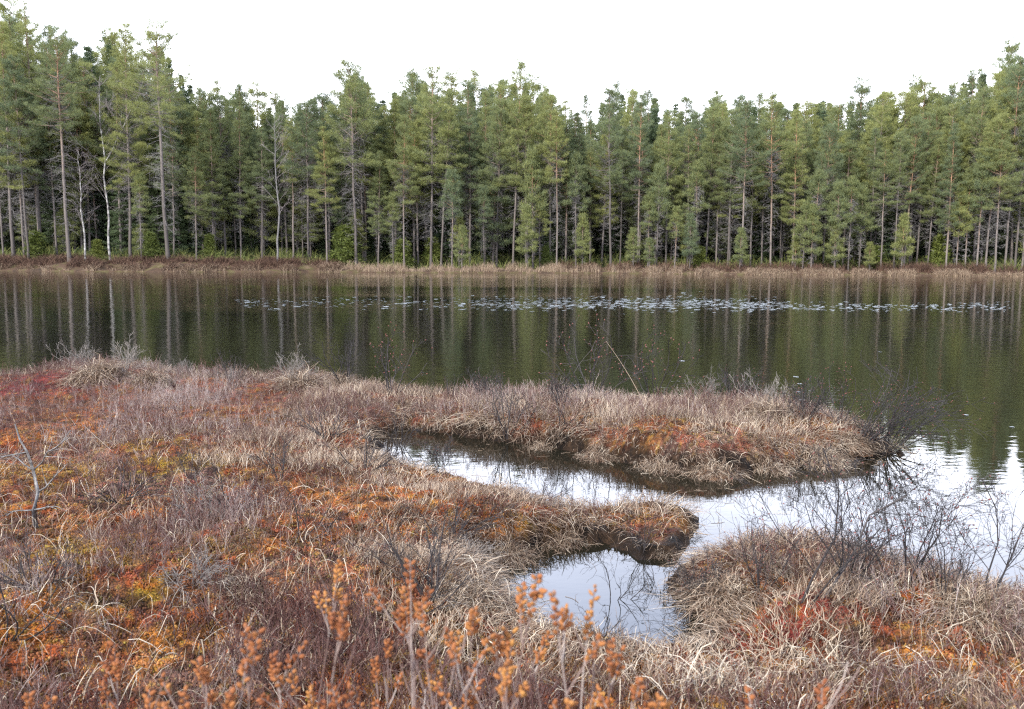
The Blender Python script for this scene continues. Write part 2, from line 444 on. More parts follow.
def bog_material():
    m = bpy.data.materials.new('bog'); m.use_nodes = True
    t = m.node_tree; L = t.links; b = t.nodes['Principled BSDF']
    a = t.nodes.new('ShaderNodeAttribute'); a.attribute_name = 'moss'
    c = t.nodes.new('ShaderNodeTexCoord')
    vo = t.nodes.new('ShaderNodeTexVoronoi'); vo.inputs['Scale'].default_value = 70; L.new(c.outputs['Object'], vo.inputs['Vector'])
    no = t.nodes.new('ShaderNodeTexNoise'); no.inputs['Scale'].default_value = 25; no.inputs['Detail'].default_value = 8; L.new(c.outputs['Object'], no.inputs['Vector'])
    hs = t.nodes.new('ShaderNodeHueSaturation')
    mr = t.nodes.new('ShaderNodeMapRange'); mr.inputs['To Min'].default_value = .35; mr.inputs['To Max'].default_value = 1.65
    mr.inputs['From Min'].default_value = .3; mr.inputs['From Max'].default_value = .7
    L.new(no.outputs['Fac'], mr.inputs['Value']); L.new(mr.outputs['Result'], hs.inputs['Value']); L.new(a.outputs['Color'], hs.inputs['Color']); hs.inputs['Saturation'].default_value = 1.1
    L.new(hs.outputs['Color'], b.inputs['Base Color'])
    mul = t.nodes.new('ShaderNodeMath'); mul.operation = 'MULTIPLY_ADD'; mul.inputs[1].default_value = -.6
    L.new(vo.outputs['Distance'], mul.inputs[0]); L.new(no.outputs['Fac'], mul.inputs[2])
    bp = t.nodes.new('ShaderNodeBump'); bp.inputs['Strength'].default_value = .9; bp.inputs['Distance'].default_value = .025
    L.new(mul.outputs[0], bp.inputs['Height']); L.new(bp.outputs[0], b.inputs['Normal'])
    b.inputs['Roughness'].default_value = .9; b.inputs['Specular IOR Level'].default_value = .2
    return m

def grid_object(name, X, Y, Z, mat, colour=None):
    g = Geo(); n, k = X.shape
    i = np.arange(n * k).reshape(n, k)
    Q = np.stack([i[:-1, :-1], i[1:, :-1], i[1:, 1:], i[:-1, 1:]], -1).reshape(-1, 4)
    g.add(np.stack([X, Y, Z], -1), Q)
    o = g.obj(name, mat, smooth=True)
    if colour is not None:
        at = o.data.attributes.new('moss', 'FLOAT_COLOR', 'POINT')
        at.data.foreach_set('color', np.concatenate([colour, np.ones(colour.shape[:-1] + (1,))], -1).astype(np.float32).ravel())
    return o

def build_bog():
    th = np.radians(np.linspace(-78, 78, 900)); r = np.exp(np.linspace(math.log(.35), math.log(30), 760))
    R, T = np.meshgrid(r, th)
    X, Y = R * np.sin(T), R * np.cos(T) - .2
    d = sdf(X, Y)
    Z = ground_z(X, Y, d)
    grain = (fbm(X * 28, Y * 28, 91, 3) - .5) * .05 * sstep(d, .0, .2)
    o = grid_object('bog', X, Y, Z + grain, bog_material(), moss_colour(X, Y, d))
    tag(o, 'boggy peat shore covered in rust, crimson and olive moss', kind='structure')
build_bog()

# ---------------------------------------------------------------- far shore
def shore_y(x):
    """distance of the far waterline"""
    return 82.0 + 3.0 * np.sin(x * .045 + 1.0) - .06 * x + .8 * np.sin(x * .23) + .35 * np.sin(x * .71 + 2) + 1.3 * (fbm(np.asarray(x, float) * .35, np.asarray(x, float) * 0 + 3.3, 77, 3) - .5)
def far_z(x, y):
    s = y - shore_y(x)
    hi = sstep(-x, 14, 24)                                       # the left bank stands higher
    z = -.5 + (.62 + .1 * hi) * sstep(s, -1.2, .5) + (.22 + .42 * hi) * sstep(s, .2, 2.5) + .5 * sstep(s, 3, 12)
    z = z + np.clip(s - 8, 0, 200) * .05 + (fbm(x * .5, y * .5, 7, 3) - .5) * .5 * sstep(s, .5, 4) + (fbm(x * 2, y * 2, 8, 2) - .5) * .12 * sstep(s, .0, 1)
    return z
def build_far():
    xs = np.concatenate([np.linspace(-320, -75, 60, endpoint=False), np.linspace(-75, 75, 380, endpoint=False), np.linspace(75, 320, 60)])
    ss = np.concatenate([np.linspace(-6, 12, 60, endpoint=False), np.linspace(12, 400, 60)])
    X, Sg = np.meshgrid(xs, ss, indexing='ij')
    Y = shore_y(X) + Sg
    m = material('far_soil', [(0, (.035, .024, .016)), (.4, (.075, .046, .030)), (.7, (.075, .065, .025)), (1, (.14, .10, .065))], .95, noise=(.9, 1))
    o = grid_object('terrain', X, Y, far_z(X, Y), m)
    tag(o, 'low heathy bank rising into the wood beyond the water', kind='structure')
    g = Geo(); g.add([(-900, -600, -1.4), (900, -600, -1.4), (900, 1500, -1.4), (-900, 1500, -1.4)], [(0, 1, 2, 3)])
    tag(g.obj('ground', m), 'lake bed and low ground out to the horizon', kind='structure')
build_far()

# ---------------------------------------------------------------- water
def water_material():
    m = bpy.data.materials.new('lake_water'); m.use_nodes = True
    t = m.node_tree; L = t.links; b = t.nodes['Principled BSDF']
    b.inputs['Base Color'].default_value = (.010, .0095, .006, 1)
    b.inputs['Roughness'].default_value = .0
    b.inputs['IOR'].default_value = 1.40
    c = t.nodes.new('ShaderNodeTexCoord')
    def wave(sx, sy, scale, detail):
        mp = t.nodes.new('ShaderNodeMapping'); mp.inputs['Scale'].default_value = (sx, sy, 1); L.new(c.outputs['Object'], mp.inputs[0])
        n = t.nodes.new('ShaderNodeTexNoise'); n.inputs['Scale'].default_value = scale; n.inputs['Detail'].default_value = detail
        L.new(mp.outputs[0], n.inputs['Vector']); return n.outputs['Fac']
    a = wave(1, 1.5, 1.5, 2); d = wave(1, 1.9, 4.5, 3)
    s = t.nodes.new('ShaderNodeMath'); s.operation = 'MULTIPLY_ADD'; s.inputs[1].default_value = .55; L.new(d, s.inputs[0]); L.new(a, s.inputs[2])
    # breeze: larger patches where the ripples are stronger
    br = wave(.25, 1, .12, 3)
    mr = t.nodes.new('ShaderNodeMapRange'); mr.inputs['From Min'].default_value = .35; mr.inputs['From Max'].default_value = .68
    mr.inputs['To Min'].default_value = .25; mr.inputs['To Max'].default_value = 1.0; L.new(br, mr.inputs['Value'])
    bp = t.nodes.new('ShaderNodeBump'); bp.inputs['Distance'].default_value = .0120
    sp = t.nodes.new('ShaderNodeSeparateXYZ'); L.new(c.outputs['Object'], sp.inputs[0])
    sh = t.nodes.new('ShaderNodeMapRange'); sh.inputs['From Min'].default_value = 8; sh.inputs['From Max'].default_value = 24
    sh.inputs['To Min'].default_value = .22; L.new(sp.outputs['Y'], sh.inputs['Value'])
    mm = t.nodes.new('ShaderNodeMath'); mm.operation = 'MULTIPLY'; L.new(mr.outputs['Result'], mm.inputs[0]); L.new(sh.outputs['Result'], mm.inputs[1])
    L.new(mm.outputs[0], bp.inputs['Strength'])
    L.new(s.outputs[0], bp.inputs['Height']); L.new(bp.outputs[0], b.inputs['Normal'])
    return m
g = Geo(); g.add([(-500, -8, 0), (500, -8, 0), (500, 130, 0), (-500, 130, 0)], [(0, 1, 2, 3)])
tag(g.obj('water', water_material()), 'dark still bog lake and its inlet pool', kind='structure')

# ---------------------------------------------------------------- trees
def poly_branch(rng, p0, d, L, K=5, curve=0.0, wob=.08):
    """a bent branch: K points"""
    pts = [np.array(p0, float)]; d = np.array(d, float)
    for k in range(K - 1):
        d = d + rng.normal(size=3) * wob + np.array([0, 0, curve / (K - 1)])
        d /= np.linalg.norm(d)
        pts.append(pts[-1] + d * L / (K - 1))
    return np.array(pts)

def lerp_line(P, t):
    k = min(int(t * (len(P) - 1)), len(P) - 2); f = t * (len(P) - 1) - k
    d = P[k + 1] - P[k]
    return P[k] + d * f, d / (np.linalg.norm(d) + 1e-9)

def needles(g, rng, C, D, n, L, Wd, cone=.9, up=.25):
    """n needle blades round each tuft centre, pointing along D"""
    N = len(C)
    C = np.repeat(C, n, 0); D = np.repeat(D, n, 0); ti = np.repeat(rng.random(N), n)
    dd = unit(D + rng.normal(size=D.shape) * cone + np.array([0, 0, up]))
    s = unit(np.cross(dd, rdir(rng, len(dd))))
    C = C + rng.normal(size=C.shape) * np.array([.11, .11, .07])
    g.blades(C, dd, L * (.7 + .6 * rng.random(len(C))), Wd, s, np.clip(ti * .7 + rng.random(len(C)) * .3, 0, 1))

def make_pine(seed, Ht, base_f, rmax, r0, flat=0.0, dead=1.0, sparse=0.0, needle_mat='pine_needle', name='pine_tree'):
    rng = np.random.default_rng(seed)
    root = empty(name)
    K = 14
    z = np.linspace(0, 1, K)
    bend = np.cumsum(rng.normal(size=(K, 2)) * .012 * Ht * .12, 0)
    bend -= bend[0]
    TP = np.stack([bend[:, 0] + .015 * Ht * rng.normal() * z ** 2, bend[:, 1], z * Ht], -1)
    TR = r0 * (1 - z) ** .75 + .012
    TR[0] *= 1.25
    def stem_at(zz): return np.array([np.interp(zz, TP[:, 2], TP[:, 0]), np.interp(zz, TP[:, 2], TP[:, 1]), zz])
    gt = Geo(); gt.tubes(TP[None], TR[None], sides=8)
    BP, BR, C, D = [], [], [], []
    zz = Ht * base_f
    while zz < Ht * .985:
        t = (zz - Ht * base_f) / (Ht * (1 - base_f))
        prof = ((1 - t) ** .72) * (.58 + .45 * min(1, t * 3.5 + .25)) + .10
        if flat: prof = (1 - flat) * prof + flat * (math.sqrt(max(0, 1 - (t * 1.02 - .35) ** 2 / .5)) * .9)
        nb = rng.integers(3, 6)
        a0 = rng.random() * 6.28
        for b in range(nb):
            if rng.random() < .08 + sparse * (1 - t): continue
            az = a0 + b * 6.283 / nb + rng.normal() * .35
            L = rmax * prof * (.5 + .75 * rng.random())
            el = math.radians(-8 + 58 * t + rng.normal() * 9)
            d = np.array([math.cos(az) * math.cos(el), math.sin(az) * math.cos(el), math.sin(el)])
            P = poly_branch(rng, stem_at(zz + rng.normal() * .08), d, L, 6, .45, .10)
            rb = .010 + .014 * L
            BP.append(P); BR.append(np.linspace(rb, .005, 6))
            nt_ = max(2, int(L / .17))
            for q in range(nt_):
                f = .38 + .62 * (q + rng.random()) / nt_
                p, dd = lerp_line(P, min(.999, f))
                side = np.cross(dd, [0, 0, 1]); side /= np.linalg.norm(side) + 1e-9
                sgn = 1 if q % 2 else -1
                td = unit(dd * .7 + side * sgn * (.9 + .3 * rng.random()) + np.array([0, 0, .22 + .2 * rng.normal()]))
                tl = min(.75, (.22 + .35 * L * (1.15 - f))) * (.6 + .7 * rng.random())
                for w in (.45, .8, 1.05):
                    if rng.random() < .82:
                        C.append(p + td * tl * w); D.append(unit(td + np.array([0, 0, .35])))
            C.append(P[-1]); D.append(unit(P[-1] - P[-2] + np.array([0, 0, .1])))
        zz += (.36 + .16 * rng.random()) * (Ht / 16) ** .5
    for w in range(16):
        C.append(stem_at(Ht * (.90 + .0062 * w))); D.append(unit(np.array([rng.normal() * .7, rng.normal() * .7, 1.0])))
    gt.tubes(np.array(BP), np.array(BR), sides=3)
    C, D = np.array(C), np.array(D)
    gc = Geo(); needles(gc, rng, C, D, 17, .21, .0125, 1.0, .35)
    gd = Geo()
    DP, DR = [], []
    nd = int(150 * dead)
    for k in range(nd):
        zf = Ht * (.12 + (base_f + .25 - .12) * rng.random() ** .7)
        az = rng.random() * 6.283; el = rng.normal() * .3 - .05
        d = np.array([math.cos(az) * math.cos(el), math.sin(az) * math.cos(el), math.sin(el)])
        L = (.35 + 1.1 * rng.random()) * rmax * .55 * (.35 + .65 * zf / (Ht * (base_f + .25)))
        P = poly_branch(rng, stem_at(zf), d, L, 5, -.25, .16)
        DP.append(P); DR.append(np.linspace(.013, .004, 5))
        for q in range(6):
            p, dd = lerp_line(P, .3 + .65 * rng.random())
            DP.append(poly_branch(rng, p, unit(dd + rng.normal(size=3) * .7), L * (.2 + .3 * rng.random()), 5, -.2, .15)); DR.append(np.linspace(.007, .003, 5))
    gd.tubes(np.array(DP), np.array(DR), rng.random(len(DP)), 3)
    kids = [gt.obj('trunk', M['pine_bark'], root, True), gc.obj('crown', M[needle_mat], root), gd.obj('dead_branches', M['dead_twig'], root)]
    KIDS[root.name] = kids
    return root, Ht

def make_spruce(seed, Ht, base_f, rmax, r0, mat='spruce_needle', dense=1.0, name='spruce_tree'):
    rng = np.random.default_rng(seed)
    root = empty(name)
    z = np.linspace(0, 1, 10)
    TP = np.stack([z * 0 + rng.normal() * .05 * z * z, z * 0, z * Ht], -1)
    gt = Geo(); gt.tubes(TP[None], (r0 * (1 - z) + .01)[None], sides=7)
    BP, BR, C, D = [], [], [], []
    zz = Ht * base_f
    while zz < Ht * .98:
        t = zz / Ht
        nb = rng.integers(4, 7); a0 = rng.random() * 6.28
        for b in range(nb):
            az = a0 + b * 6.283 / nb + rng.normal() * .25
            L = rmax * ((1 - t) ** .8 + .03) * (.6 + .55 * rng.random())
            el = math.radians(-22 + 55 * t ** 2 + rng.normal() * 7)
            d = np.array([math.cos(az) * math.cos(el), math.sin(az) * math.cos(el), math.sin(el)])
            P = poly_branch(rng, (0, 0, zz), d, L, 5, .3, .06)
            BP.append(P); BR.append(np.linspace(.012 + .008 * L, .004, 5))
            n_ = max(2, int(L / .16 * dense))
            for q in range(n_):
                f = .12 + .88 * (q + rng.random()) / n_
                p, dd = lerp_line(P, min(.999, f))
                side = np.cross(dd, [0, 0, 1]); side /= np.linalg.norm(side) + 1e-9
                for sg in (-1, 1):
                    w = (.10 + .45 * L * (1 - f) * .5) * (.5 + .8 * rng.random())
                    td = unit(dd * .8 + side * sg + np.array([0, 0, -.35]))
                    C.append(p + td * w * .5); D.append(td)
                    C.append(p + td * w); D.append(td)
            C.append(P[-1]); D.append(unit(P[-1] - P[-2]))
        zz += (.28 + .14 * rng.random()) * (Ht / 14) ** .5
    for w in range(4): C.append(np.array([0, 0, Ht * (.97 + .01 * w)])); D.append(np.array([0, 0, 1.0]))
    gt.tubes(np.array(BP), np.array(BR), sides=3)
    gc = Geo(); needles(gc, rng, np.array(C), np.array(D), 6, .20, .026, .55, -.05)
    KIDS[root.name] = [gt.obj('trunk', M['spruce_bark'], root, True), gc.obj('crown', M[mat], root)]
    return root, Ht

def branch_system(rng, base, d, L, r, levels, nchild, ang=.75, up=.25, wob=.1, K=5, out=None, tips=None, lo=.25):
    """recursive bare branches; out collects (points, radii, level)"""
    P = poly_branch(rng, base, d, L, K, up, wob)
    out.append((P, np.linspace(r, r * (.45 if levels else .35), K), levels))
    if levels == 0:
        tips.append((P[-1], unit(P[-1] - P[-2]))); return
    n = max(1, int(round(nchild * (.7 + .6 * rng.random()))))
    for k in range(n):
        f = lo + (1 - lo) * (k + rng.random()) / n
        p, dd = lerp_line(P, min(.99, f))
        cd = unit(dd + rdir(rng, 1)[0] * ang)
        rr = max(r * (1 - .55 * f) * .6, .0009)
        branch_system(rng, p, cd, L * (.30 + .35 * rng.random()) * (1.15 - .45 * f), rr, levels - 1, nchild, ang, up, wob, K, out, tips, lo)

def make_birch(seed, Ht, fork, bark='birch_bark', name='birch_tree', dens=5):
    rng = np.random.default_rng(seed)
    root = empty(name)
    K = 14; z = np.linspace(0, 1, K)
    bx = np.cumsum(rng.normal(size=K) * .09); by = np.cumsum(rng.normal(size=K) * .05)
    TP = np.stack([bx - bx[0], by - by[0], z * Ht], -1)
    gt = Geo(); stems = [(TP, .085 * (1 - z) ** .8 + .012)]
    if fork:
        p = TP[7]
        stems.append((poly_branch(rng, p, unit(np.array([.55, .1, 1])), Ht * .5, K, .3, .05), np.linspace(.055, .012, K)))
    for P, R in stems: gt.tubes(P[None], R[None], sides=7)
    kids = [gt.obj('trunk', M[bark], root, True)]
    out, tips = [], []
    for P, R in stems:
        for q in range(24):
            f = .30 + .68 * (q + rng.random()) / 24
            p, dd = lerp_line(P, min(.99, f))
            az = rng.random() * 6.28
            branch_system(rng, p, unit(np.array([math.cos(az), math.sin(az), .9])), Ht * .19 * (1.2 - .7 * f), .018, 2, dens, .7, -.1, .1, 5, out, tips)
    gb = Geo(); gb.tubes(np.array([o[0] for o in out]), np.array([np.maximum(o[1], .005) for o in out]), rng.random(len(out)), 3)
    kids.append(gb.obj('branches', M['birch_twig'], root))
    KIDS[root.name] = kids
    return root, Ht

PINES = [make_pine(1, 17, .42, 2.6, .105, flat=.15, sparse=.05), make_pine(2, 17, .47, 2.5, .10, flat=.25, sparse=.05), make_pine(3, 16, .38, 2.4, .095, flat=.1, sparse=.12), make_pine(4, 18, .50, 2.9, .115, flat=.30, sparse=.10),
         make_pine(5, 15, .44, 2.1, .08, dead=1.5, flat=.20, sparse=.1), make_pine(6, 18, .45, 2.8, .11, flat=.20, sparse=.08), make_pine(7, 17, .44, 2.5, .10, flat=.25, sparse=.12, dead=1.3), make_pine(9, 18, .56, 2.0, .10, flat=.3, sparse=.22, dead=1.3), make_pine(10, 17, .30, 1.7, .10, sparse=.15), make_pine(14, 16, .48, 2.7, .11, flat=.45, sparse=.2, dead=1.6), make_pine(15, 18, .40, 2.3, .11, sparse=.18), make_pine(8, 16, .40, 2.3, .09, flat=.15)]
TALLP = [make_pine(11, 24, .36, 3.0, .17, sparse=.10, dead=1.2), make_pine(12, 24, .32, 2.9, .16, flat=.2, sparse=.05), make_pine(13, 23, .58, 3.6, .17, flat=.5, sparse=.10, dead=1.6)]
SMALLP = [make_pine(21, 6, .45, 1.0, .05, dead=1.0, sparse=.2), make_pine(22, 8, .52, 1.15, .06, dead=1.4, sparse=.2), make_pine(23, 5, .25, .75, .04, dead=.4, sparse=.2, name='pine_sapling')]
SPR = [make_spruce(31, 15, .06, 2.2, .15), make_spruce(32, 17, .12, 2.4, .17), make_spruce(33, 13, .04, 2.0, .13)]
YOUNG = [make_pine(61, 9, .26, 1.6, .07, sparse=.22, dead=.8, name='young_pine'), make_pine(62, 7, .20, 1.5, .06, sparse=.25, dead=.7, name='young_pine'), make_pine(63, 8, .34, 1.7, .065, flat=.3, sparse=.25, dead=1.2, name='young_pine')]
SAPL = [make_spruce(41, 3.2, .06, .80, .035, 'sapling_needle', .5, 'spruce_sapling'), make_spruce(42, 2.4, .10, .85, .03, 'sapling_needle', .45, 'spruce_sapling')]
BIRCH_FORK = make_birch(51, 15, True)
BIRCH_THIN = make_birch(52, 10, False)
DEADT = make_birch(53, 12, False, 'grey_wood', 'dead_tree', 4)
USED = set()

def sky_v(u):
    return np.interp(u, [-150, 0, 20, 45, 75, 100, 132, 155, 175, 200, 215, 240, 280, 315, 340, 362, 385, 410, 432, 455, 480, 512, 545, 575, 610, 640, 690, 720, 750, 800, 850, 880, 930, 960, 1000, 1024, 1200],
                     [10, 25, 5, 30, 35, 50, 24, 60, 28, 85, 88, 82, 90, 88, 90, 64, 88, 76, 64, 80, 78, 62, 92, 96, 86, 86, 98, 92, 88, 92, 86, 76, 78, 68, 42, 48, 40])

def place_tree(proto, u, s, vtop, label, cat, group=None, wide=1.0, rot=None, rng=None):
    """a tree at picture column u, s metres behind the waterline, its top at height vtop in the picture"""
    root, Ht = proto
    y = 84.0
    for _ in range(6):
        p = at_dist(np.array(float(u)), np.array(250.0), np.array(y)); y = float(shore_y(p[0]) + s)
    x = float(p[0]); zg = float(far_z(np.array(x), np.array(y)))
    zt = float(at_dist(np.array(float(u)), np.array(float(vtop)), np.array(y))[2])
    k = max(.15, (zt - zg) / Ht)
    if root.name in USED: o = copy_tree(root)
    else: o = root; USED.add(root.name)
    o.location = (x, y, zg - .05)
    w = k ** .6 * wide
    o.scale = (w, w, k); o.rotation_euler = (rng.normal() * .014, rng.normal() * .014, rng.random() * 6.283 if rot is None else rot)
    tag(o, label, cat, group)
    return o

ORD = ['first', 'second', 'third', 'fourth', 'fifth', 'sixth', 'seventh', 'eighth', 'ninth', 'tenth', 'eleventh', 'twelfth', 'thirteenth', 'fourteenth', 'fifteenth', 'sixteenth', 'seventeenth', 'eighteenth', 'nineteenth']
TENS = {20: 'twent', 30: 'thirt', 40: 'fort', 50: 'fift', 60: 'sixt', 70: 'sevent', 80: 'eight'}
def ordinal(n):
    if n < 20: return ORD[n - 1]
    t, q = n // 10 * 10, n % 10
    return TENS[t] + ('ieth' if q == 0 else 'y-' + ORD[q - 1])

def build_forest():
    rng = np.random.default_rng(100)
    # named trees at the left end
    place_tree(TALLP[0], 41, 6, 2, 'very tall pine with a pale grey trunk at the left end of the wood', 'pine tree', rng=rng)
    place_tree(TALLP[1], 13, 4, 22, 'tall pine with many dead side branches, nearest the left edge', 'pine tree', rng=rng)
    place_tree(TALLP[2], 69, 2.6, 34, 'tall pine with a straight reddish trunk on the left bank', 'pine tree', rng=rng)
    place_tree(TALLP[1], 130, 4, 22, 'tall pine with a rounded top just right of the forked birch', 'pine tree', wide=.9, rng=rng)
    place_tree(TALLP[2], 168, 3, 26, 'tall flat-topped pine with an orange trunk and open sky to its right', 'pine tree', wide=1.1, rng=rng)
    place_tree(BIRCH_FORK, 110, 4, 75, 'bare white birch with a forked trunk on the left bank', 'birch tree', rot=0.0, rng=rng)
    place_tree(BIRCH_THIN, 85, 3, 150, 'thin crooked white birch between the red trunked pine and the forked birch', 'birch tree', rng=rng)
    place_tree(SPR[0], 98, 12, 45, 'dark pointed spruce top rising behind the forked birch', 'spruce tree', rng=rng)
    place_tree(SPR[1], 55, 11, 120, 'dark spruce filling the gap behind the leftmost tall pines', 'spruce tree', rng=rng)
    place_tree(DEADT, 277, 2.5, 118, 'dead pale grey tree without needles among the reddish pine trunks', 'dead tree', rng=rng)
    # front row: one pine per listed column (column, height of its top)
    front = [(3, 90), (28, 60), (57, 92), (141, 172), (174, 132), (196, 150), (214, 108), (241, 104), (262, 128), (293, 118), (309, 104), (327, 128), (343, 120), (356, 64), (364, 78), (378, 150), (393, 190), (404, 118),
             (418, 120), (431, 66), (441, 110), (452, 168), (459, 214), (470, 118), (484, 186), (497, 104), (513, 62), (526, 100), (533, 152), (540, 200), (549, 96), (557, 112), (566, 122), (576, 152), (590, 148), (602, 118), (611, 88), (620, 130), (638, 96),
             (648, 190), (657, 168), (666, 116), (675, 206), (688, 128), (696, 160), (706, 110), (717, 126), (728, 110), (742, 100), (751, 140), (762, 112), (771, 96), (781, 140), (793, 110), (803, 204), (813, 172), (824, 130), (836, 186), (849, 176),
             (860, 190), (870, 126), (882, 150), (895, 132), (905, 120), (917, 112), (928, 140), (943, 104), (947, 120), (957, 190), (966, 172), (978, 152), (987, 120), (996, 130), (1006, 60), (1016, 96), (1023, 130)]
    for i, (u, v) in enumerate(front):
        small = v > 150
        pr = SMALLP[rng.integers(0, 2)] if small else PINES[rng.integers(0, 12)]
        s = 1.8 + 2.6 * rng.random() if small else 3.0 + 4.0 * rng.random()
        what = 'short thin young pine' if small else ('tall straight pine' if v < 100 else 'slim straight pine')
        place_tree(pr, u, s, v - 3 + 6 * rng.random(), f'{what} along the water, {ordinal(i + 1)} front-row trunk from the left', 'pine tree',
                   'front-row pines along the far shore', wide=.85 + .25 * rng.random(), rng=rng)
    # saplings at the foot of the wood
    n = 0
    saps = [(36, 232), (97, 240), (152, 232), (210, 234), (345, 226), (402, 240), (432, 238), (545, 246), (700, 246), (878, 246), (940, 236)]
    for i, (u, v) in enumerate(saps):
        place_tree(SAPL[rng.integers(0, 2)], u, 3.5 + 4 * rng.random(), v, 'bushy yellow-green young spruce, %s from the left at the foot of the wood' % ordinal(i + 1), 'spruce sapling', 'young spruces at the foot of the wood', rng=rng, wide=1.0 + .7 * rng.random())
    for i, (u, v) in enumerate([(462, 226), (527, 206), (582, 214), (634, 228), (650, 238), (796, 236), (812, 205), (870, 242), (690, 214), (740, 228), (902, 214), (835, 222)]):
        place_tree(SMALLP[2], u, 1.6 + 1.5 * rng.random(), v, 'little pale green pine at the water edge, %s from the left among its kind' % ordinal(i + 1), 'pine sapling', 'little pines at the water edge', rng=rng)
    for i, u in enumerate(np.linspace(-30, 1050, 62) + rng.normal(size=62) * 9):
        third = 'left' if u < 340 else ('middle' if u < 680 else 'right')
        place_tree(YOUNG[rng.integers(0, 3)], u, 6 + 9 * rng.random(), 150 + 75 * rng.random(), f'loose young pine growing in the shade between the trunks, {third} third of the shore', 'young pine',
                   f'young pines between the trunks, {third} third', wide=.9 + .5 * rng.random(), rng=rng)
    # body of the wood: rows of pines and spruces behind
    sect = lambda u: 'left third' if u < 340 else ('middle third' if u < 680 else 'right third')
    for row, (s0, s1, n, lo, hi) in enumerate([(7, 12, 78, 14, 74), (12, 19, 66, 0, 40), (19, 28, 54, -8, 20)]):
        us = np.linspace(-70, 1094, n) + rng.normal(size=n) * 9
        for u in us:
            where = sect(u)
            depth = ['just behind the front row', 'halfway into the wood', 'topping the skyline at the back'][row]
            place_tree(PINES[rng.integers(0, 12)], u, s0 + (s1 - s0) * rng.random(), sky_v(u) + lo + (hi - lo) * rng.random() - (9 * rng.random() if rng.random() < .3 else 0), f'green pine {depth}, {where} of the far shore', 'pine tree',
                       f'pines {depth}, {where}', wide=.9 + .35 * rng.random(), rng=rng)
    for row, (s0, s1, n, lo, hi) in enumerate([(9, 14, 40, 60, 120), (15, 24, 44, 15, 70), (24, 32, 44, 4, 45)]):
        us = np.linspace(-60, 1084, n) + rng.normal(size=n) * 8
        for u in us:
            where = sect(u)
            depth = ['shaded behind the pines', 'deep among the pines', 'at the very back'][row]
            place_tree(SPR[rng.integers(0, 3)], u, s0 + (s1 - s0) * rng.random(), sky_v(u) + lo + (hi - lo) * rng.random(), f'dark conical spruce {depth}, {where} of the far shore', 'spruce tree',
                       f'spruces {depth}, {where}', rng=rng)
    # the depth of the wood, where trees merge: one mass
    V, Q, T, A = [], [], [], []
    g = Geo()
    protos = []
    for root, Ht in [SPR[0], SPR[1], SPR[2]]:
        for o in KIDS[root.name]:
            me = o.data; n = len(me.vertices)
            v = np.empty(n * 3, np.float32); me.vertices.foreach_get('co', v); v = v.reshape(-1, 3)
            if o.name.startswith('crown'):
                v = v.reshape(-1, 3, 3)
                protos.append((v[rng.random(len(v)) < .5], Ht))
    for k in range(330):
        u = -420 + 1860 * (k + rng.random()) / 330
        s = 30 + 30 * rng.random()
        y = 84.0
        for _ in range(4):
            p = at_dist(np.array(u), np.array(250.), np.array(y)); y = float(shore_y(p[0]) + s)
        x = p[0]; zg = float(far_z(np.array(x), np.array(y)))
        zt = float(at_dist(np.array(u), np.array(float(sky_v(u) + 8 + 40 * rng.random())), np.array(y))[2])
        tv, Ht = protos[rng.integers(0, len(protos))]
        kz = (zt - zg) / Ht; a = rng.random() * 6.28
        v = tv.copy() ; c_ = v.mean(1, keepdims=True); v = c_ + (v - c_) * 1.8
        R = np.array([[math.cos(a), -math.sin(a), 0], [math.sin(a), math.cos(a), 0], [0, 0, 1]])
        v = (v @ R.T) * np.array([1.1, 1.1, kz]) + np.array([x, y, zg])
        g.add(v, None, np.arange(len(v) * 3), np.clip(rng.random() * .6 + .4 * rng.random(len(v) * 3), 0, 1))
    tag(g.obj('forest', M['deep_forest']), 'dim mass of conifers deep in the wood', kind='stuff')
    for root, Ht in PINES + TALLP + SMALLP + SPR + SAPL:
        if root.name not in USED: print('UNUSED', root.name)
build_forest()

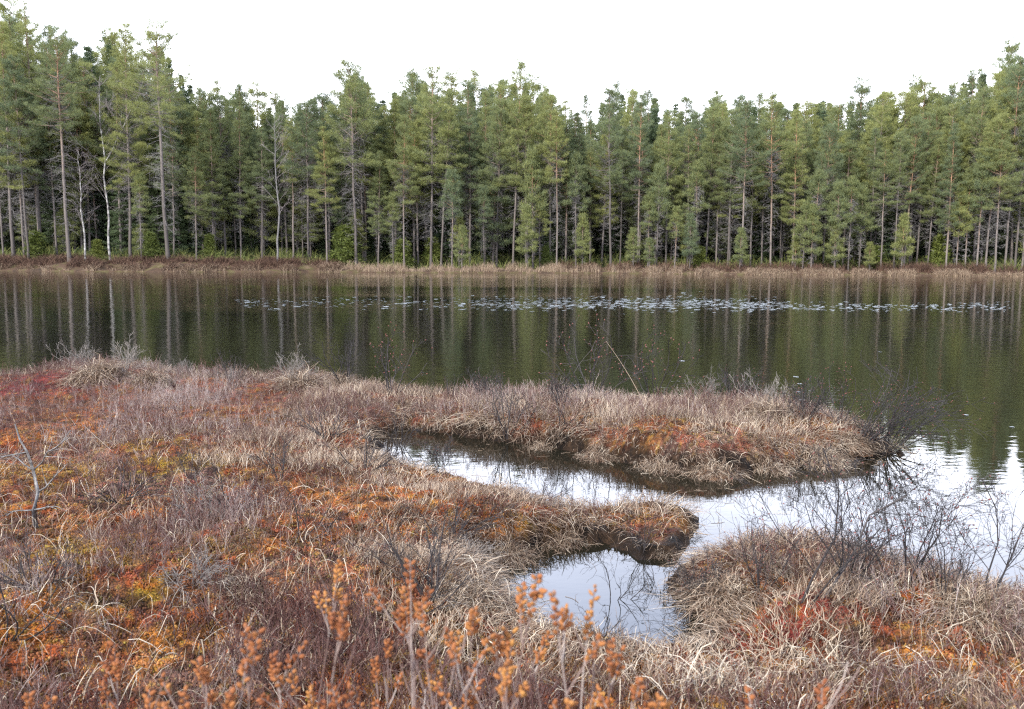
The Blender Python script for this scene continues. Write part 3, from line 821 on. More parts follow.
# ---------------------------------------------------------------- far shore ground cover
def build_far_cover():
    rng = np.random.default_rng(7)
    def cover(name, mat, n, u0, u1, s0, s1, h0, h1, lean, label, wd, K=4):
        u = u0 + (u1 - u0) * rng.random(n); s = s0 + (s1 - s0) * rng.random(n)
        y = np.full(n, 84.)
        for _ in range(4):
            p = at_dist(u, np.full(n, 250.), y); y = shore_y(p[:, 0]) + s
        x = p[:, 0]; z = far_z(x, y)
        h = (h0 + (h1 - h0) * rng.random(n)) * (.08 + 1.6 * sstep(fbm(x * .9, y * .9, 5, 4), .36, .68))
        d = rng.normal(size=(n, 2)) * lean
        t = np.linspace(0, 1, K)[None, :, None]
        P = np.concatenate([np.stack([x, y], -1)[:, None] + d[:, None] * h[:, None, None] * t ** 1.6, (z - .03)[:, None, None] + h[:, None, None] * t * (1 - .15 * t)], -1)
        side = unit(np.stack([rng.normal(size=n), rng.normal(size=n) * .4, np.zeros(n)], -1))
        g = Geo(); g.ribbons(P, wd * np.linspace(1, .35, K)[None], side, rng.random(n))
        tag(g.obj(name, mat), label, kind='stuff')
    cover('reeds', M['reed'], 12000, 300, 700, .1, 2.4, .12, .62, .25, 'strip of dry straw-coloured reeds along the middle of the far shore', .012)
    cover('dry_grass', M['reed'], 20000, 640, 1150, -.1, 1.0, .15, .45, .5, 'low bleached grass edging the right part of the far shore', .014)
    cover('heather', M['far_heath'], 26000, 560, 1150, .8, 4.5, .25, .7, .4, 'reddish brown heather in front of the right-hand trunks', .018)
    cover('heath', M['far_heath'], 40000, -150, 340, .1, 4.0, .12, .60, .6, 'brown heath shrubs on the raised left bank', .02)
    cover('bank_grass', M['reed'], 9000, -150, 340, -.1, .7, .15, .5, .7, 'pale dead grass hanging over the foot of the left bank', .014)
    cover('undergrowth', M['far_green'], 22000, -150, 1150, 3.5, 12, .3, 1.0, .5, 'low green undergrowth on the floor of the wood', .03)
build_far_cover()

# ---------------------------------------------------------------- lily leaves
def build_lilies():
    rng = np.random.default_rng(9)
    protos = []
    for k in range(3):
        g = Geo(); n = 22; a0 = .22
        a = np.linspace(a0, 2 * math.pi - a0, n)
        r = 1 + .05 * rng.normal(size=n)
        ring = np.stack([np.cos(a) * r * .8, np.sin(a) * r, .05 + .03 * rng.normal(size=n)], -1)
        top = np.concatenate([[[-.05, 0, .06]], ring]); low = top - np.array([0, 0, .04])
        T = [(0, i, i + 1) for i in range(1, n)] + [(n + 1, n + 2 + i, n + 1 + i) for i in range(1, n)]
        Q = [(i, n + 1 + i, n + 2 + i, i + 1) for i in range(1, n)] + [(0, n + 1, n + 2, 1), (n, 2 * n + 1, n + 1, 0)]
        g.add(np.concatenate([top, low]), Q, T)
        protos.append(g.mesh('lily_pad', M['lily']))
    clusters = []
    for k in range(285):
        if k < 175: u = 470 + 300 * rng.beta(1.6, 1.6); v = 303.5 + 3.6 * rng.normal()
        elif k < 225: u = 235 + 260 * rng.random(); v = 304 + 3.5 * rng.normal()
        elif k < 277: u = 740 + 260 * rng.random(); v = 307 + 2.6 * rng.normal()
        else: u, v = [(682, 361), (800, 384), (798, 392), (802, 400), (796, 377), (966, 415), (1012, 427), (880, 352)][k - 277]
        p = unproj(np.array(float(u)), np.array(float(v)), 0.0)
        o = bpy.data.objects.new('lily_pad', protos[k % 3]); COL.objects.link(o)
        big = k >= 277
        s = (.03 + .025 * rng.random()) if big else (.055 + .075 * rng.random())
        o.location = (p[0], p[1], .003); o.scale = (s, s, s * .5)
        o.rotation_euler = (rng.normal() * .03, rng.normal() * .03, rng.random() * 6.28)
        if big: tag(o, 'stray small lily leaf on the dark water near the peninsula', 'lily leaf', 'stray lily leaves near the peninsula')
        else: tag(o, 'pale lily leaf floating in the thin band across the middle of the lake', 'lily leaf', 'lily leaves in a band across the lake')
build_lilies()

def build_lily_mass():
    rng = np.random.default_rng(19)
    g = Geo(); a = np.linspace(.25, 2 * math.pi - .25, 12)
    for k in range(1500):
        q = rng.random()
        if q < .62: u = 470 + 320 * rng.beta(1.4, 1.4); v = 303.5 + 3.2 * rng.normal()
        elif q < .76: u = 235 + 260 * rng.random(); v = 303 + 3.0 * rng.normal()
        elif q < .95: u = 740 + 270 * rng.random(); v = 307 + 2.2 * rng.normal()
        else: u = 300 + 500 * rng.random(); v = 277 + 1.6 * rng.normal()
        p = unproj(np.array(float(u)), np.array(float(v)), 0.0)
        s = .035 + .07 * rng.random() ** 2; b = rng.random() * 6.28
        ring = np.stack([np.cos(a + b) * s, np.sin(a + b) * s, .007 + .25 * s * rng.random() * np.cos(a + b)], -1)
        ring[:, 2] = np.maximum(ring[:, 2], .004)
        top = np.concatenate([[[0, 0, .008]], ring]) + np.array([p[0], p[1], 0])
        g.add(top, None, [(0, i, i + 1) for i in range(1, 12)])
    tag(g.obj('lily_leaves', M['lily']), 'scattered small lily leaves that blur into the pale band on the lake', kind='stuff')
build_lily_mass()

# ---------------------------------------------------------------- bog ground cover
def screen_points(rng, n, rmin, rmax, power=1.0, tmax=40):
    th = np.radians((rng.random(n) * 2 - 1) * tmax)
    q = rng.random(n)
    e = 2 - power
    r = (rmin ** e + q * (rmax ** e - rmin ** e)) ** (1 / e) if abs(e) > 1e-6 else rmin * (rmax / rmin) ** q
    return r * np.sin(th), r * np.cos(th)

def land(rng, n, rmin, rmax, dmin, dmax=99, power=1.0):
    x, y = screen_points(rng, n, rmin, rmax, power)
    d = sdf(x, y)
    k = (d > dmin) & (d < dmax)
    x, y, d = x[k], y[k], d[k]
    return x, y, d, ground_z(x, y, d)

def grad_d(x, y):
    e = .05
    gx = sdf(x + e, y) - sdf(x - e, y); gy = sdf(x, y + e) - sdf(x, y - e)
    return unit(np.stack([gx, gy], -1) + 1e-6)

def merge_protos(rng, protos, x, y, z, scale, lean, tint):
    """many sprigs as one mesh"""
    g = Geo(); n = len(x); which = rng.integers(0, len(protos), n); rot = rng.random(n) * 6.283
    for i, pr in enumerate(protos):
        V, Q, T, A = pr
        k = np.where(which == i)[0]
        if not len(k): continue
        c, s = np.cos(rot[k]), np.sin(rot[k]); sc = scale[k]
        X = (V[None, :, 0] * c[:, None] - V[None, :, 1] * s[:, None]) * sc[:, None]
        Y = (V[None, :, 0] * s[:, None] + V[None, :, 1] * c[:, None]) * sc[:, None]
        Z = V[None, :, 2] * sc[:, None]
        X = X + lean[k, 0:1] * Z; Y = Y + lean[k, 1:2] * Z
        P = np.stack([X + x[k, None], Y + y[k, None], Z + z[k, None]], -1)
        off = (np.arange(len(k)) * len(V))[:, None, None]
        A_ = np.clip(A[None] * .6 + tint[k, None] * .7 - .18, 0, 1).ravel()
        g.add(P, Q[None] + off if len(Q) else None, T[None] + off if len(T) else None, A_)
    return g

BARE = [(822, 612, .3), (950, 615, .25), (770, 640, .2), (110, 615, .3), (150, 600, .25), (60, 570, .25), (430, 606, .2), (350, 500, .5), (420, 505, .5), (370, 390, .7), (60, 432, .5), (720, 690, .3), (960, 660, .3), (640, 545, .4), (40, 480, .4), (180, 650, .3), (50, 640, .3)]
BAREW = [(unproj(np.array(u * 1.), np.array(v * 1.), .15), r) for u, v, r in BARE]
ISLET = unproj(np.array(648.), np.array(540.), .05)
def bare(x, y):
    w = np.zeros(x.shape)
    for p, r in BAREW: w = np.maximum(w, sstep(1.3 - np.hypot(x - p[0], y - p[1]) / r, 0, .7))
    return w
def veg_height(x, y, d):
    """how tall the heath grows: low on the wet spit and the near bank of the inlet, taller on the hummocks"""
    wet = (1 - sstep(d, .25, 1.1)) * (1 - sstep(y, 7.5, 8.8))
    return (.62 + .45 * sstep(fbm(x * 1.1, y * 1.1, 145, 3), .4, .65)) * (1 - .45 * wet)

def sprig(seed, leafy):
    rng = np.random.default_rng(seed); g = Geo()
    P, R, C, D = [], [], [], []
    for m_ in range(rng.integers(1, 3)):
        d = unit(np.array([rng.normal() * .25, rng.normal() * .25, 1]))
        A = poly_branch(rng, (rng.normal() * .01, rng.normal() * .01, -.02), d, .15 + .09 * rng.random(), 4, .1, .10)
        P.append(A); R.append(np.linspace(.0016, .0008, 4))
        for k in range(rng.integers(2, 5)):
            p, dd = lerp_line(A, .3 + .6 * rng.random())
            B = poly_branch(rng, p, unit(dd + rdir(rng, 1)[0] * .55), .04 + .07 * rng.random(), 4, .3, .12)
            P.append(B); R.append(np.linspace(.0012, .0007, 4))
    g.tubes(np.array(P), np.array(R), .35 + .6 * rng.random(len(P)), 3)
    for A in P:
        for k in range(leafy):
            p, dd = lerp_line(A, .35 + .6 * rng.random()); C.append(p); D.append(unit(dd * .8 + rdir(rng, 1)[0] * .7))
    if C:
        C, D = np.array(C), np.array(D)
        g.blades(C, D, .012, .0022, unit(np.cross(D, rdir(rng, len(D)))), .0 + .35 * rng.random(len(C)))
    return g.arrays()

def moss_head_material():
    m = bpy.data.materials.new('moss_head'); m.use_nodes = True
    t = m.node_tree; b = t.nodes['Principled BSDF']
    a = t.nodes.new('ShaderNodeAttribute'); a.attribute_name = 'moss'
    t.links.new(a.outputs['Color'], b.inputs['Base Color'])
    b.inputs['Roughness'].default_value = .8; b.inputs['Specular IOR Level'].default_value = .2
    return m

def build_cover():
    rng = np.random.default_rng(20)
    # sphagnum heads, small spindles in the colour of their patch
    x, y, d, z = land(rng, 170000, 1.6, 9.5, .10, power=1.0)
    n = len(x)
    D = unit(np.stack([rng.normal(size=n) * .5, rng.normal(size=n) * .5, np.ones(n)], -1))
    C = np.stack([x, y, z + .012 * rng.random(n) - .008], -1)
    g = Geo(); g.ovals(C, D, .009 + .009 * rng.random(n), .004 + .0035 * rng.random(n))
    o = g.obj('moss', moss_head_material())
    col = moss_colour(x, y, d) * (.8 + .8 * rng.random((n, 1)) ** 1.5)
    hue = rng.random((n, 1)); col = np.where(hue > .8, col * np.array([1.0, 1.35, .9]), col)
    c4 = np.concatenate([np.clip(col, 0, .7), np.ones((n, 1))], -1).repeat(12, 0)
    at = o.data.attributes.new('moss', 'FLOAT_COLOR', 'POINT'); at.data.foreach_set('color', c4.astype(np.float32).ravel())
    tag(o, 'tiny heads of bog moss in orange, crimson and olive', kind='stuff')
    # heath and leatherleaf sprigs
    x, y, d, z = land(rng, 85000, 1.5, 17, .10, power=1.0)
    dens = sstep(fbm(x * 1.0, y * 1.0, 131, 3), .40, .60) * .85 + .15
    dens = np.maximum(dens * .75, .72 * sstep(y, 6, 9))
    k = rng.random(len(x)) < dens * (1 - .85 * bare(x, y))
    x, y, d, z = x[k], y[k], d[k], z[k]; n = len(x)
    sc = (.45 + .65 * rng.random(n)) * veg_height(x, y, d)
    tint = np.clip(fbm(x * .8, y * .8, 151, 3) * 1.4 - .25 + rng.normal(size=n) * .20 + .12 * sstep(y, 6, 11), 0, 1)
    g = merge_protos(rng, [sprig(200 + i, 3) for i in range(24)], x, y, z, sc, rng.normal(size=(n, 2)) * .18, tint)
    tag(g.obj('heather', M['heath_stem']), 'knee-high dry heath and leatherleaf stems all over the bog', kind='stuff')
    # dry grass: arching, drooping towards the water at the banks
    x1, y1, d1, z1 = land(rng, 70000, 1.8, 17, .05, power=1.2)
    k = rng.random(len(x1)) < .25 + .75 * sstep(fbm(x1 * 1.2, y1 * 1.2, 161, 3), .5, .65)
    k &= rng.random(len(x1)) > .75 * bare(x1, y1)
    x1, y1, d1, z1 = x1[k], y1[k], d1[k], z1[k]
    x2, y2, d2, z2 = land(rng, 420000, 2.5, 17, .01, 1.7, power=1.0)
    k = rng.random(len(x2)) < (.30 + .7 * sstep(fbm(x2 * 1.5, y2 * 1.5, 171, 2), .35, .6)) * np.where(y2 > 6, 1.0, .75) * np.where((d2 > .75) & ((y2 < 6.8) | (x2 < -2.5)), .08, 1.0)
    k &= rng.random(len(x2)) > .88 * sstep(1.2 - np.hypot(x2 - ISLET[0], (y2 - ISLET[1])) / .42, 0, .5)
    x2, y2, d2, z2 = x2[k], y2[k], d2[k], z2[k]
    x, y, d, z = (np.concatenate(q) for q in ((x1, x2), (y1, y2), (d1, d2), (z1, z2)))
    n = len(x); K = 5
    gr = -grad_d(x, y)
    edge = (1 - sstep(d, .1, .55))[:, None]
    wind = fbm(x * 2.2, y * 2.2, 181, 2) * 12
    ld = unit(np.stack([np.cos(wind), np.sin(wind)], -1) * .8 + rng.normal(size=(n, 2)) * .8 + gr * edge * 1.6)
    L = (.09 + .15 * rng.random(n)) * (.8 + .55 * edge[:, 0]) * np.minimum(1, veg_height(x, y, d) + .15)
    a = np.clip(.35 + .45 * rng.random(n) + .25 * edge[:, 0], .2, 1.15)
    t = np.linspace(0, 1, K)[None, :]
    hor = L[:, None] * (t * .25 + .75 * t ** 1.5) * a[:, None]
    ver = L[:, None] * (t * 1.0 - (.25 + .75 * edge) * a[:, None] * t ** 2.0) * .9
    P = np.stack([x[:, None] + ld[:, :1] * hor, y[:, None] + ld[:, 1:] * hor, z[:, None] - .01 + ver], -1)
    P[:, 1:] += np.cumsum(rng.normal(size=(n, K - 1, 3)) * (L * .075)[:, None, None] * np.array([1, 1, .6]), 1)
    P[:, 1:, 2] = np.maximum(P[:, 1:, 2], .012 + .03 * rng.random((n, 1)))
    side = unit(np.stack([-ld[:, 1], ld[:, 0], rng.normal(size=n) * .4], -1))
    tint = np.clip(.12 + .55 * fbm(x * 1.1, y * 1.1, 191, 3) + .28 * rng.normal(size=n) + .16 * sstep(y, 6.2, 7.5) * sstep(x, -2, 0), 0, 1)
    g = Geo(); g.ribbons(P, (.0012 + .0014 * rng.random(n))[:, None] * np.array([1, 1, .85, .6, .25])[None], side, tint)
    tag(g.obj('grass', M['straw']), 'dry straw-coloured sedge drooping over the banks and among the heath', kind='stuff')
    # bleached stalks lying about
    x, y, d, z = land(rng, 9000, 1.6, 9, .08, power=1.0)
    k = rng.random(len(x)) < .15 + .85 * sstep(fbm(x * 1.4, y * 1.4, 201, 2), .5, .62)
    x, y, d, z = x[k][:2400], y[k][:2400], d[k][:2400], z[k][:2400]; n = len(x); K = 6
    az = rng.random(n) * 6.283; L = .08 + .26 * rng.random(n) ** 1.5
    t = np.linspace(0, 1, K)[None, :]
    bend = rng.normal(size=n)[:, None] * 1.3
    X = x[:, None] + np.cumsum(np.cos(az[:, None] + bend * t), 1) * L[:, None] / K
    Y = y[:, None] + np.cumsum(np.sin(az[:, None] + bend * t), 1) * L[:, None] / K
    Z = z[:, None] + .04 + (.01 + .12 * rng.random(n) ** 2)[:, None] * np.sin(t * math.pi) + rng.normal(size=(n, 1)) * .06 * t
    side = unit(np.stack([-np.sin(az), np.cos(az), rng.normal(size=n) * .5], -1))
    g = Geo(); g.ribbons(np.stack([X, Y, Z], -1), (.0007 + .0014 * rng.random(n) ** 2)[:, None] * np.array([.8, 1, 1, 1, .8, .4])[None], side, rng.random(n))
    tag(g.obj('dead_grass', M['pale_straw']), 'bleached grass stalks lying criss-cross over the moss', kind='stuff')
build_cover()

def build_emergents():
    rng = np.random.default_rng(71)
    x, y = screen_points(rng, 26000, 2.5, 13.5, 1.0)
    d = sdf(x, y)
    k = (d < .0) & (d > -.75) & (y < 10.5) & (rng.random(len(x)) < np.exp(np.minimum(d, 0) * 5.5) * (.12 + .88 * sstep(fbm(x * 1.3, y * 1.3, 211, 2), .42, .6)))
    x, y = x[k], y[k]; n = len(x); K = 5
    az = rng.random(n) * 6.283; L = .06 + .16 * rng.random(n) ** 1.5; t = np.linspace(0, 1, K)[None]
    ln = rng.random(n)[:, None] * .9
    P = np.stack([x[:, None] + np.cos(az)[:, None] * L[:, None] * t * ln, y[:, None] + np.sin(az)[:, None] * L[:, None] * t * ln, -.03 + L[:, None] * t * (1 - .5 * ln * t)], -1)
    P[:, 1:] += np.cumsum(rng.normal(size=(n, K - 1, 3)) * (L * .09)[:, None, None], 1)
    g = Geo(); g.tubes(P, np.linspace(.0013, .0006, K)[None], np.clip(.25 + .3 * rng.normal(size=n), 0, 1), 3)
    # straws afloat
    m = 260; i = rng.integers(0, n, m); a2 = rng.random(m) * 6.283; l2 = .03 + .12 * rng.random(m); t2 = np.linspace(-.5, .5, 4)[None]
    b2 = rng.normal(size=m)[:, None] * .5
    Q = np.stack([x[i][:, None] + np.cos(a2[:, None] + b2 * t2) * l2[:, None] * t2, y[i][:, None] + np.sin(a2[:, None] + b2 * t2) * l2[:, None] * t2, np.full((m, 4), .0015)], -1)
    g.tubes(Q, .0012, np.clip(.6 + .25 * rng.normal(size=m), 0, 1), 3)
    tag(g.obj('sedge', M['straw']), 'thin dead sedge stems standing and floating in the shallow water', kind='stuff')
build_emergents()

# ---------------------------------------------------------------- tussocks
def make_tussock(seed, n=900, r=.26, L=.24, droop=1.1, mat='straw', wide=1.0):
    rng = np.random.default_rng(seed)
    root = empty('grass_tussock')
    gm = Geo()                                            # its peaty mound
    th = np.linspace(0, 2 * math.pi, 22, endpoint=False); rr = np.array([.80, .76, .60, .36, .0]); hz = np.array([-.06, .05, .11, .15, .165])
    lump = 1 + .13 * rng.normal(size=(5, 22))
    V = np.stack([np.cos(th)[None] * rr[:, None] * lump * r, np.sin(th)[None] * rr[:, None] * lump * r, hz[:, None] * (1 + .1 * rng.normal(size=(5, 22))) * r / .28], -1)
    i = np.arange(5 * 22).reshape(5, 22); j = np.roll(i, -1, 1)
    gm.add(V, np.stack([i[:-1], j[:-1], j[1:], i[1:]], -1).reshape(-1, 4))
    q = np.sqrt(rng.random(n)); a = rng.random(n) * 6.283
    bx, by = np.cos(a) * q * r * .85, np.sin(a) * q * r * .85
    bz = .16 * (1 - q ** 2) * r / .28
    ad = a + rng.normal(size=n) * .95
    ln = L * (.35 + .95 * rng.random(n)); out_ = np.clip(.25 + .75 * q + .25 * rng.normal(size=n), .1, 1.2)
    t = np.linspace(0, 1, 6)[None]
    hor = ln[:, None] * out_[:, None] * (t * .4 + .6 * t ** 1.4) * .9
    ver = ln[:, None] * (t * .95 - (.25 + .95 * out_[:, None] * droop) * t ** 2)
    sw = rng.normal(size=n)[:, None] * .7 * t
    P = np.stack([bx[:, None] + np.cos(ad[:, None] + sw) * hor, by[:, None] + np.sin(ad[:, None] + sw) * hor, bz[:, None] + ver], -1)
    P[:, 1:] += np.cumsum(rng.normal(size=(n, 5, 3)) * (ln * .085)[:, None, None] * np.array([1, 1, .6]), 1)
    P[..., 2] = np.maximum(P[..., 2], -.02 + .07 * rng.random((n, 1)) * (q[:, None] > .6))
    side = unit(np.stack([-np.sin(ad), np.cos(ad), rng.normal(size=n) * .3], -1))
    gb = Geo(); gb.ribbons(P, wide * (.0012 + .0014 * rng.random(n))[:, None] * np.array([1, 1, .9, .8, .6, .2])[None], side, np.clip(.40 + .36 * rng.normal(size=n), 0, 1))
    mm = M.setdefault('mound', material('mound', [(0, (.03, .018, .012)), (.5, (.075, .042, .025)), (1, (.15, .08, .04))], .95, noise=(25, 1), bump=.8))
    KIDS[root.name] = [gm.obj('mound', mm, root, True), gb.obj('blades', M[mat], root)]
    return root
TUS = [make_tussock(301, 1700), make_tussock(302, 1900), make_tussock(303, 1100, .22, .30, .75), make_tussock(304, 1700, .28, .20), make_tussock(305, 170, .20, .42, .9, 'pale_straw', 1.35), make_tussock(306, 120, .22, .34, 1.1, 'pale_straw', 1.3)]

def put_plant(proto, u, v, s, label, cat, group=None, rot=None, rng=None, dz=0.0, sz=1.0):
    o = copy_tree(proto) if proto.name in USED else proto
    USED.add(proto.name)
    p = ground_at(u, v)[0]
    o.location = (p[0], p[1], max(p[2], -.03) + dz); o.scale = (s, s, s * sz)
    o.rotation_euler = (0, 0, rng.random() * 6.28 if rot is None else rot)
    return tag(o, label, cat, group)

def build_tussocks():
    rng = np.random.default_rng(33)
    T = 'grass tussock'
    for u, v, s, i, lab in [
        (732, 594, .9, 1, 'large round grass tussock with a dark hollow side standing in the small pool'),
        (768, 564, .7, 0, 'grass tussock behind the large one beside the inlet'),
        (690, 640, .6, 2, 'low grass tussock at the right corner of the small pool'),
        (465, 598, .9, 3, 'rusty rounded tussock bulging over the left side of the small pool'),
        (560, 542, .8, 0, 'shaggy tussock overhanging the dark back edge of the small pool'),
        (505, 548, .7, 1, 'tussock with a dark overhang at the back left of the small pool'),
        (588, 536, .45, 3, 'flattened brown tussock where the low islet joins the left bank'),
        (664, 548, .35, 2, 'small tussock near the right end of the low islet'),
        (890, 596, .8, 4, 'upright straw-yellow tussock below the bare bushes on the right'),
        (840, 570, .8, 0, 'straw tussock round the foot of the tall bare bush'),
        (975, 610, .9, 1, 'loose pale tussock near the right edge below the water'),
        (100, 378, 1.5, 1, 'broad pale tussock capping the highest hump on the left lake edge'),
        (150, 384, 1.2, 0, 'pale tussock right of the highest hump on the lake edge'),
        (300, 386, 1.3, 2, 'pale upright tussock on the lake edge below the bare twigs'),
        (345, 388, 1.2, 0, 'small pale tussock between the lake edge hump and orange moss'),
        (660, 470, 1.0, 1, 'drooping tussock at the middle of the peninsula front'),
        (715, 474, 1.1, 3, 'wide drooping tussock at the fullest bulge of the peninsula front'),
        (770, 470, 1.0, 0, 'drooping tussock right of the bulge on the peninsula front'),
        (820, 462, .9, 1, 'tussock near the tip of the peninsula'),
        (600, 458, .9, 3, 'drooping tussock where the peninsula front narrows'),
        (540, 448, .8, 0, 'dark-footed tussock at the head of the inlet'),
        (770, 415, 1.1, 2, 'round rusty tussock on the lake side of the peninsula'),
        (850, 440, .8, 3, 'grey tussock under the twigs at the peninsula tip'),
        (250, 585, .7, 2, 'grey tussock with a hollow middle in the left foreground'),
        (270, 628, .6, 5, 'small bleached tussock with one long stalk in the foreground'),
        (715, 690, .9, 5, 'bleached straw tussock at the bottom right of centre'),
        (835, 672, .9, 4, 'bleached sprawling tussock under the crimson moss'),
        (940, 690, .8, 5, 'pale tussock in the lower right corner'),
        (70, 440, .7, 2, 'yellowish tussock behind the dead snag')]:
        put_plant(TUS[i], u, v, s, lab, T, 'grass tussocks on the bog', rng=rng, dz=-.08, sz=.8)
build_tussocks()

# ---------------------------------------------------------------- bare shrubs
def make_shrub(seed, h, nmain, lean=(0, 0), spread=.5, levels=2, nchild=4, r=.006, bark='shrub_bark', buds=0.0, ang=.75, up=.2, wob=.17, minr=.0011, name='bare_shrub', bud_size=1.0):
    rng = np.random.default_rng(seed)
    root = empty(name)
    out, tips = [], []
    for k in range(nmain):
        az = rng.random() * 6.283; s = spread * (.3 + .9 * rng.random())
        d = unit(np.array([math.cos(az) * s + lean[0], math.sin(az) * s + lean[1], 1]))
        branch_system(rng, np.array([math.cos(az) * .04 * h, math.sin(az) * .04 * h, -.03]), d, h * (.65 + .45 * rng.random()), r * (.7 + .5 * rng.random()), levels, nchild, ang, up, wob, 5, out, tips)
    kids = []
    for nm, sel in (('branches', lambda l: l == levels), ('twigs', lambda l: l < levels)):
        q = [o for o in out if sel(o[2])]
        g = Geo(); g.tubes(np.array([o[0] for o in q]), np.maximum(np.array([o[1] for o in q]), minr), rng.random(len(q)), 5 if nm == 'branches' else 3)
        kids.append(g.obj(nm, M[bark], root, nm == 'branches'))
    if buds:
        tp = [t for t in tips if rng.random() < buds]
        C = np.array([t[0] for t in tp]); D = np.array([t[1] for t in tp])
        g = Geo(); g.ovals(C, D, (.012 + .010 * rng.random(len(C))) * bud_size, (.0035 + .002 * rng.random(len(C))) * bud_size, rng.random(len(C)))
        kids.append(tag(g.obj('buds', M['red_bud'], root), kind='stuff'))
    KIDS[root.name] = kids
    return root

SHR = {
    'pale': make_shrub(401, .45, 13, spread=.9, bark='pale_bark', nchild=5, r=.0045, minr=.0014),
    'palefan': make_shrub(402, .5, 13, lean=(.5, 0), spread=.8, bark='pale_bark', nchild=5, r=.0045, minr=.0014),
    'dark': make_shrub(403, .55, 7, spread=.6, nchild=4, r=.006, minr=.0018),
    'bud': make_shrub(404, .6, 7, spread=.6, nchild=4, r=.006, minr=.0018, buds=.6, bud_size=1.2),
    'dense': make_shrub(405, .45, 14, spread=.8, nchild=5, r=.005, minr=.0021, buds=.15),
    'lean': make_shrub(406, .8, 10, lean=(.7, -.1), spread=.5, nchild=5, r=.006, minr=.0018, up=-.1, buds=.2),
    'tall': make_shrub(407, .80, 3, lean=(.35, 0), spread=.25, nchild=6, r=.0068, levels=3, up=.1, wob=.24, minr=.0010, buds=.15, bud_size=.8, ang=.9),
    'budbush': make_shrub(408, .52, 7, spread=.55, nchild=5, r=.0045, levels=2, buds=.35, minr=.0010, bud_size=.8),
    'low': make_shrub(409, .32, 9, spread=1.0, nchild=4, r=.004, levels=2, minr=.0011, bark='shrub_bark'),
    'creep': make_shrub(410, .5, 4, lean=(.8, .1), spread=.8, nchild=4, r=.006, levels=2, minr=.0012, up=-.1),
    'grey': make_shrub(411, .22, 26, spread=1.5, nchild=5, r=.0022, levels=2, minr=.0008, bark='pale_bark', up=-.2, wob=.25),
}
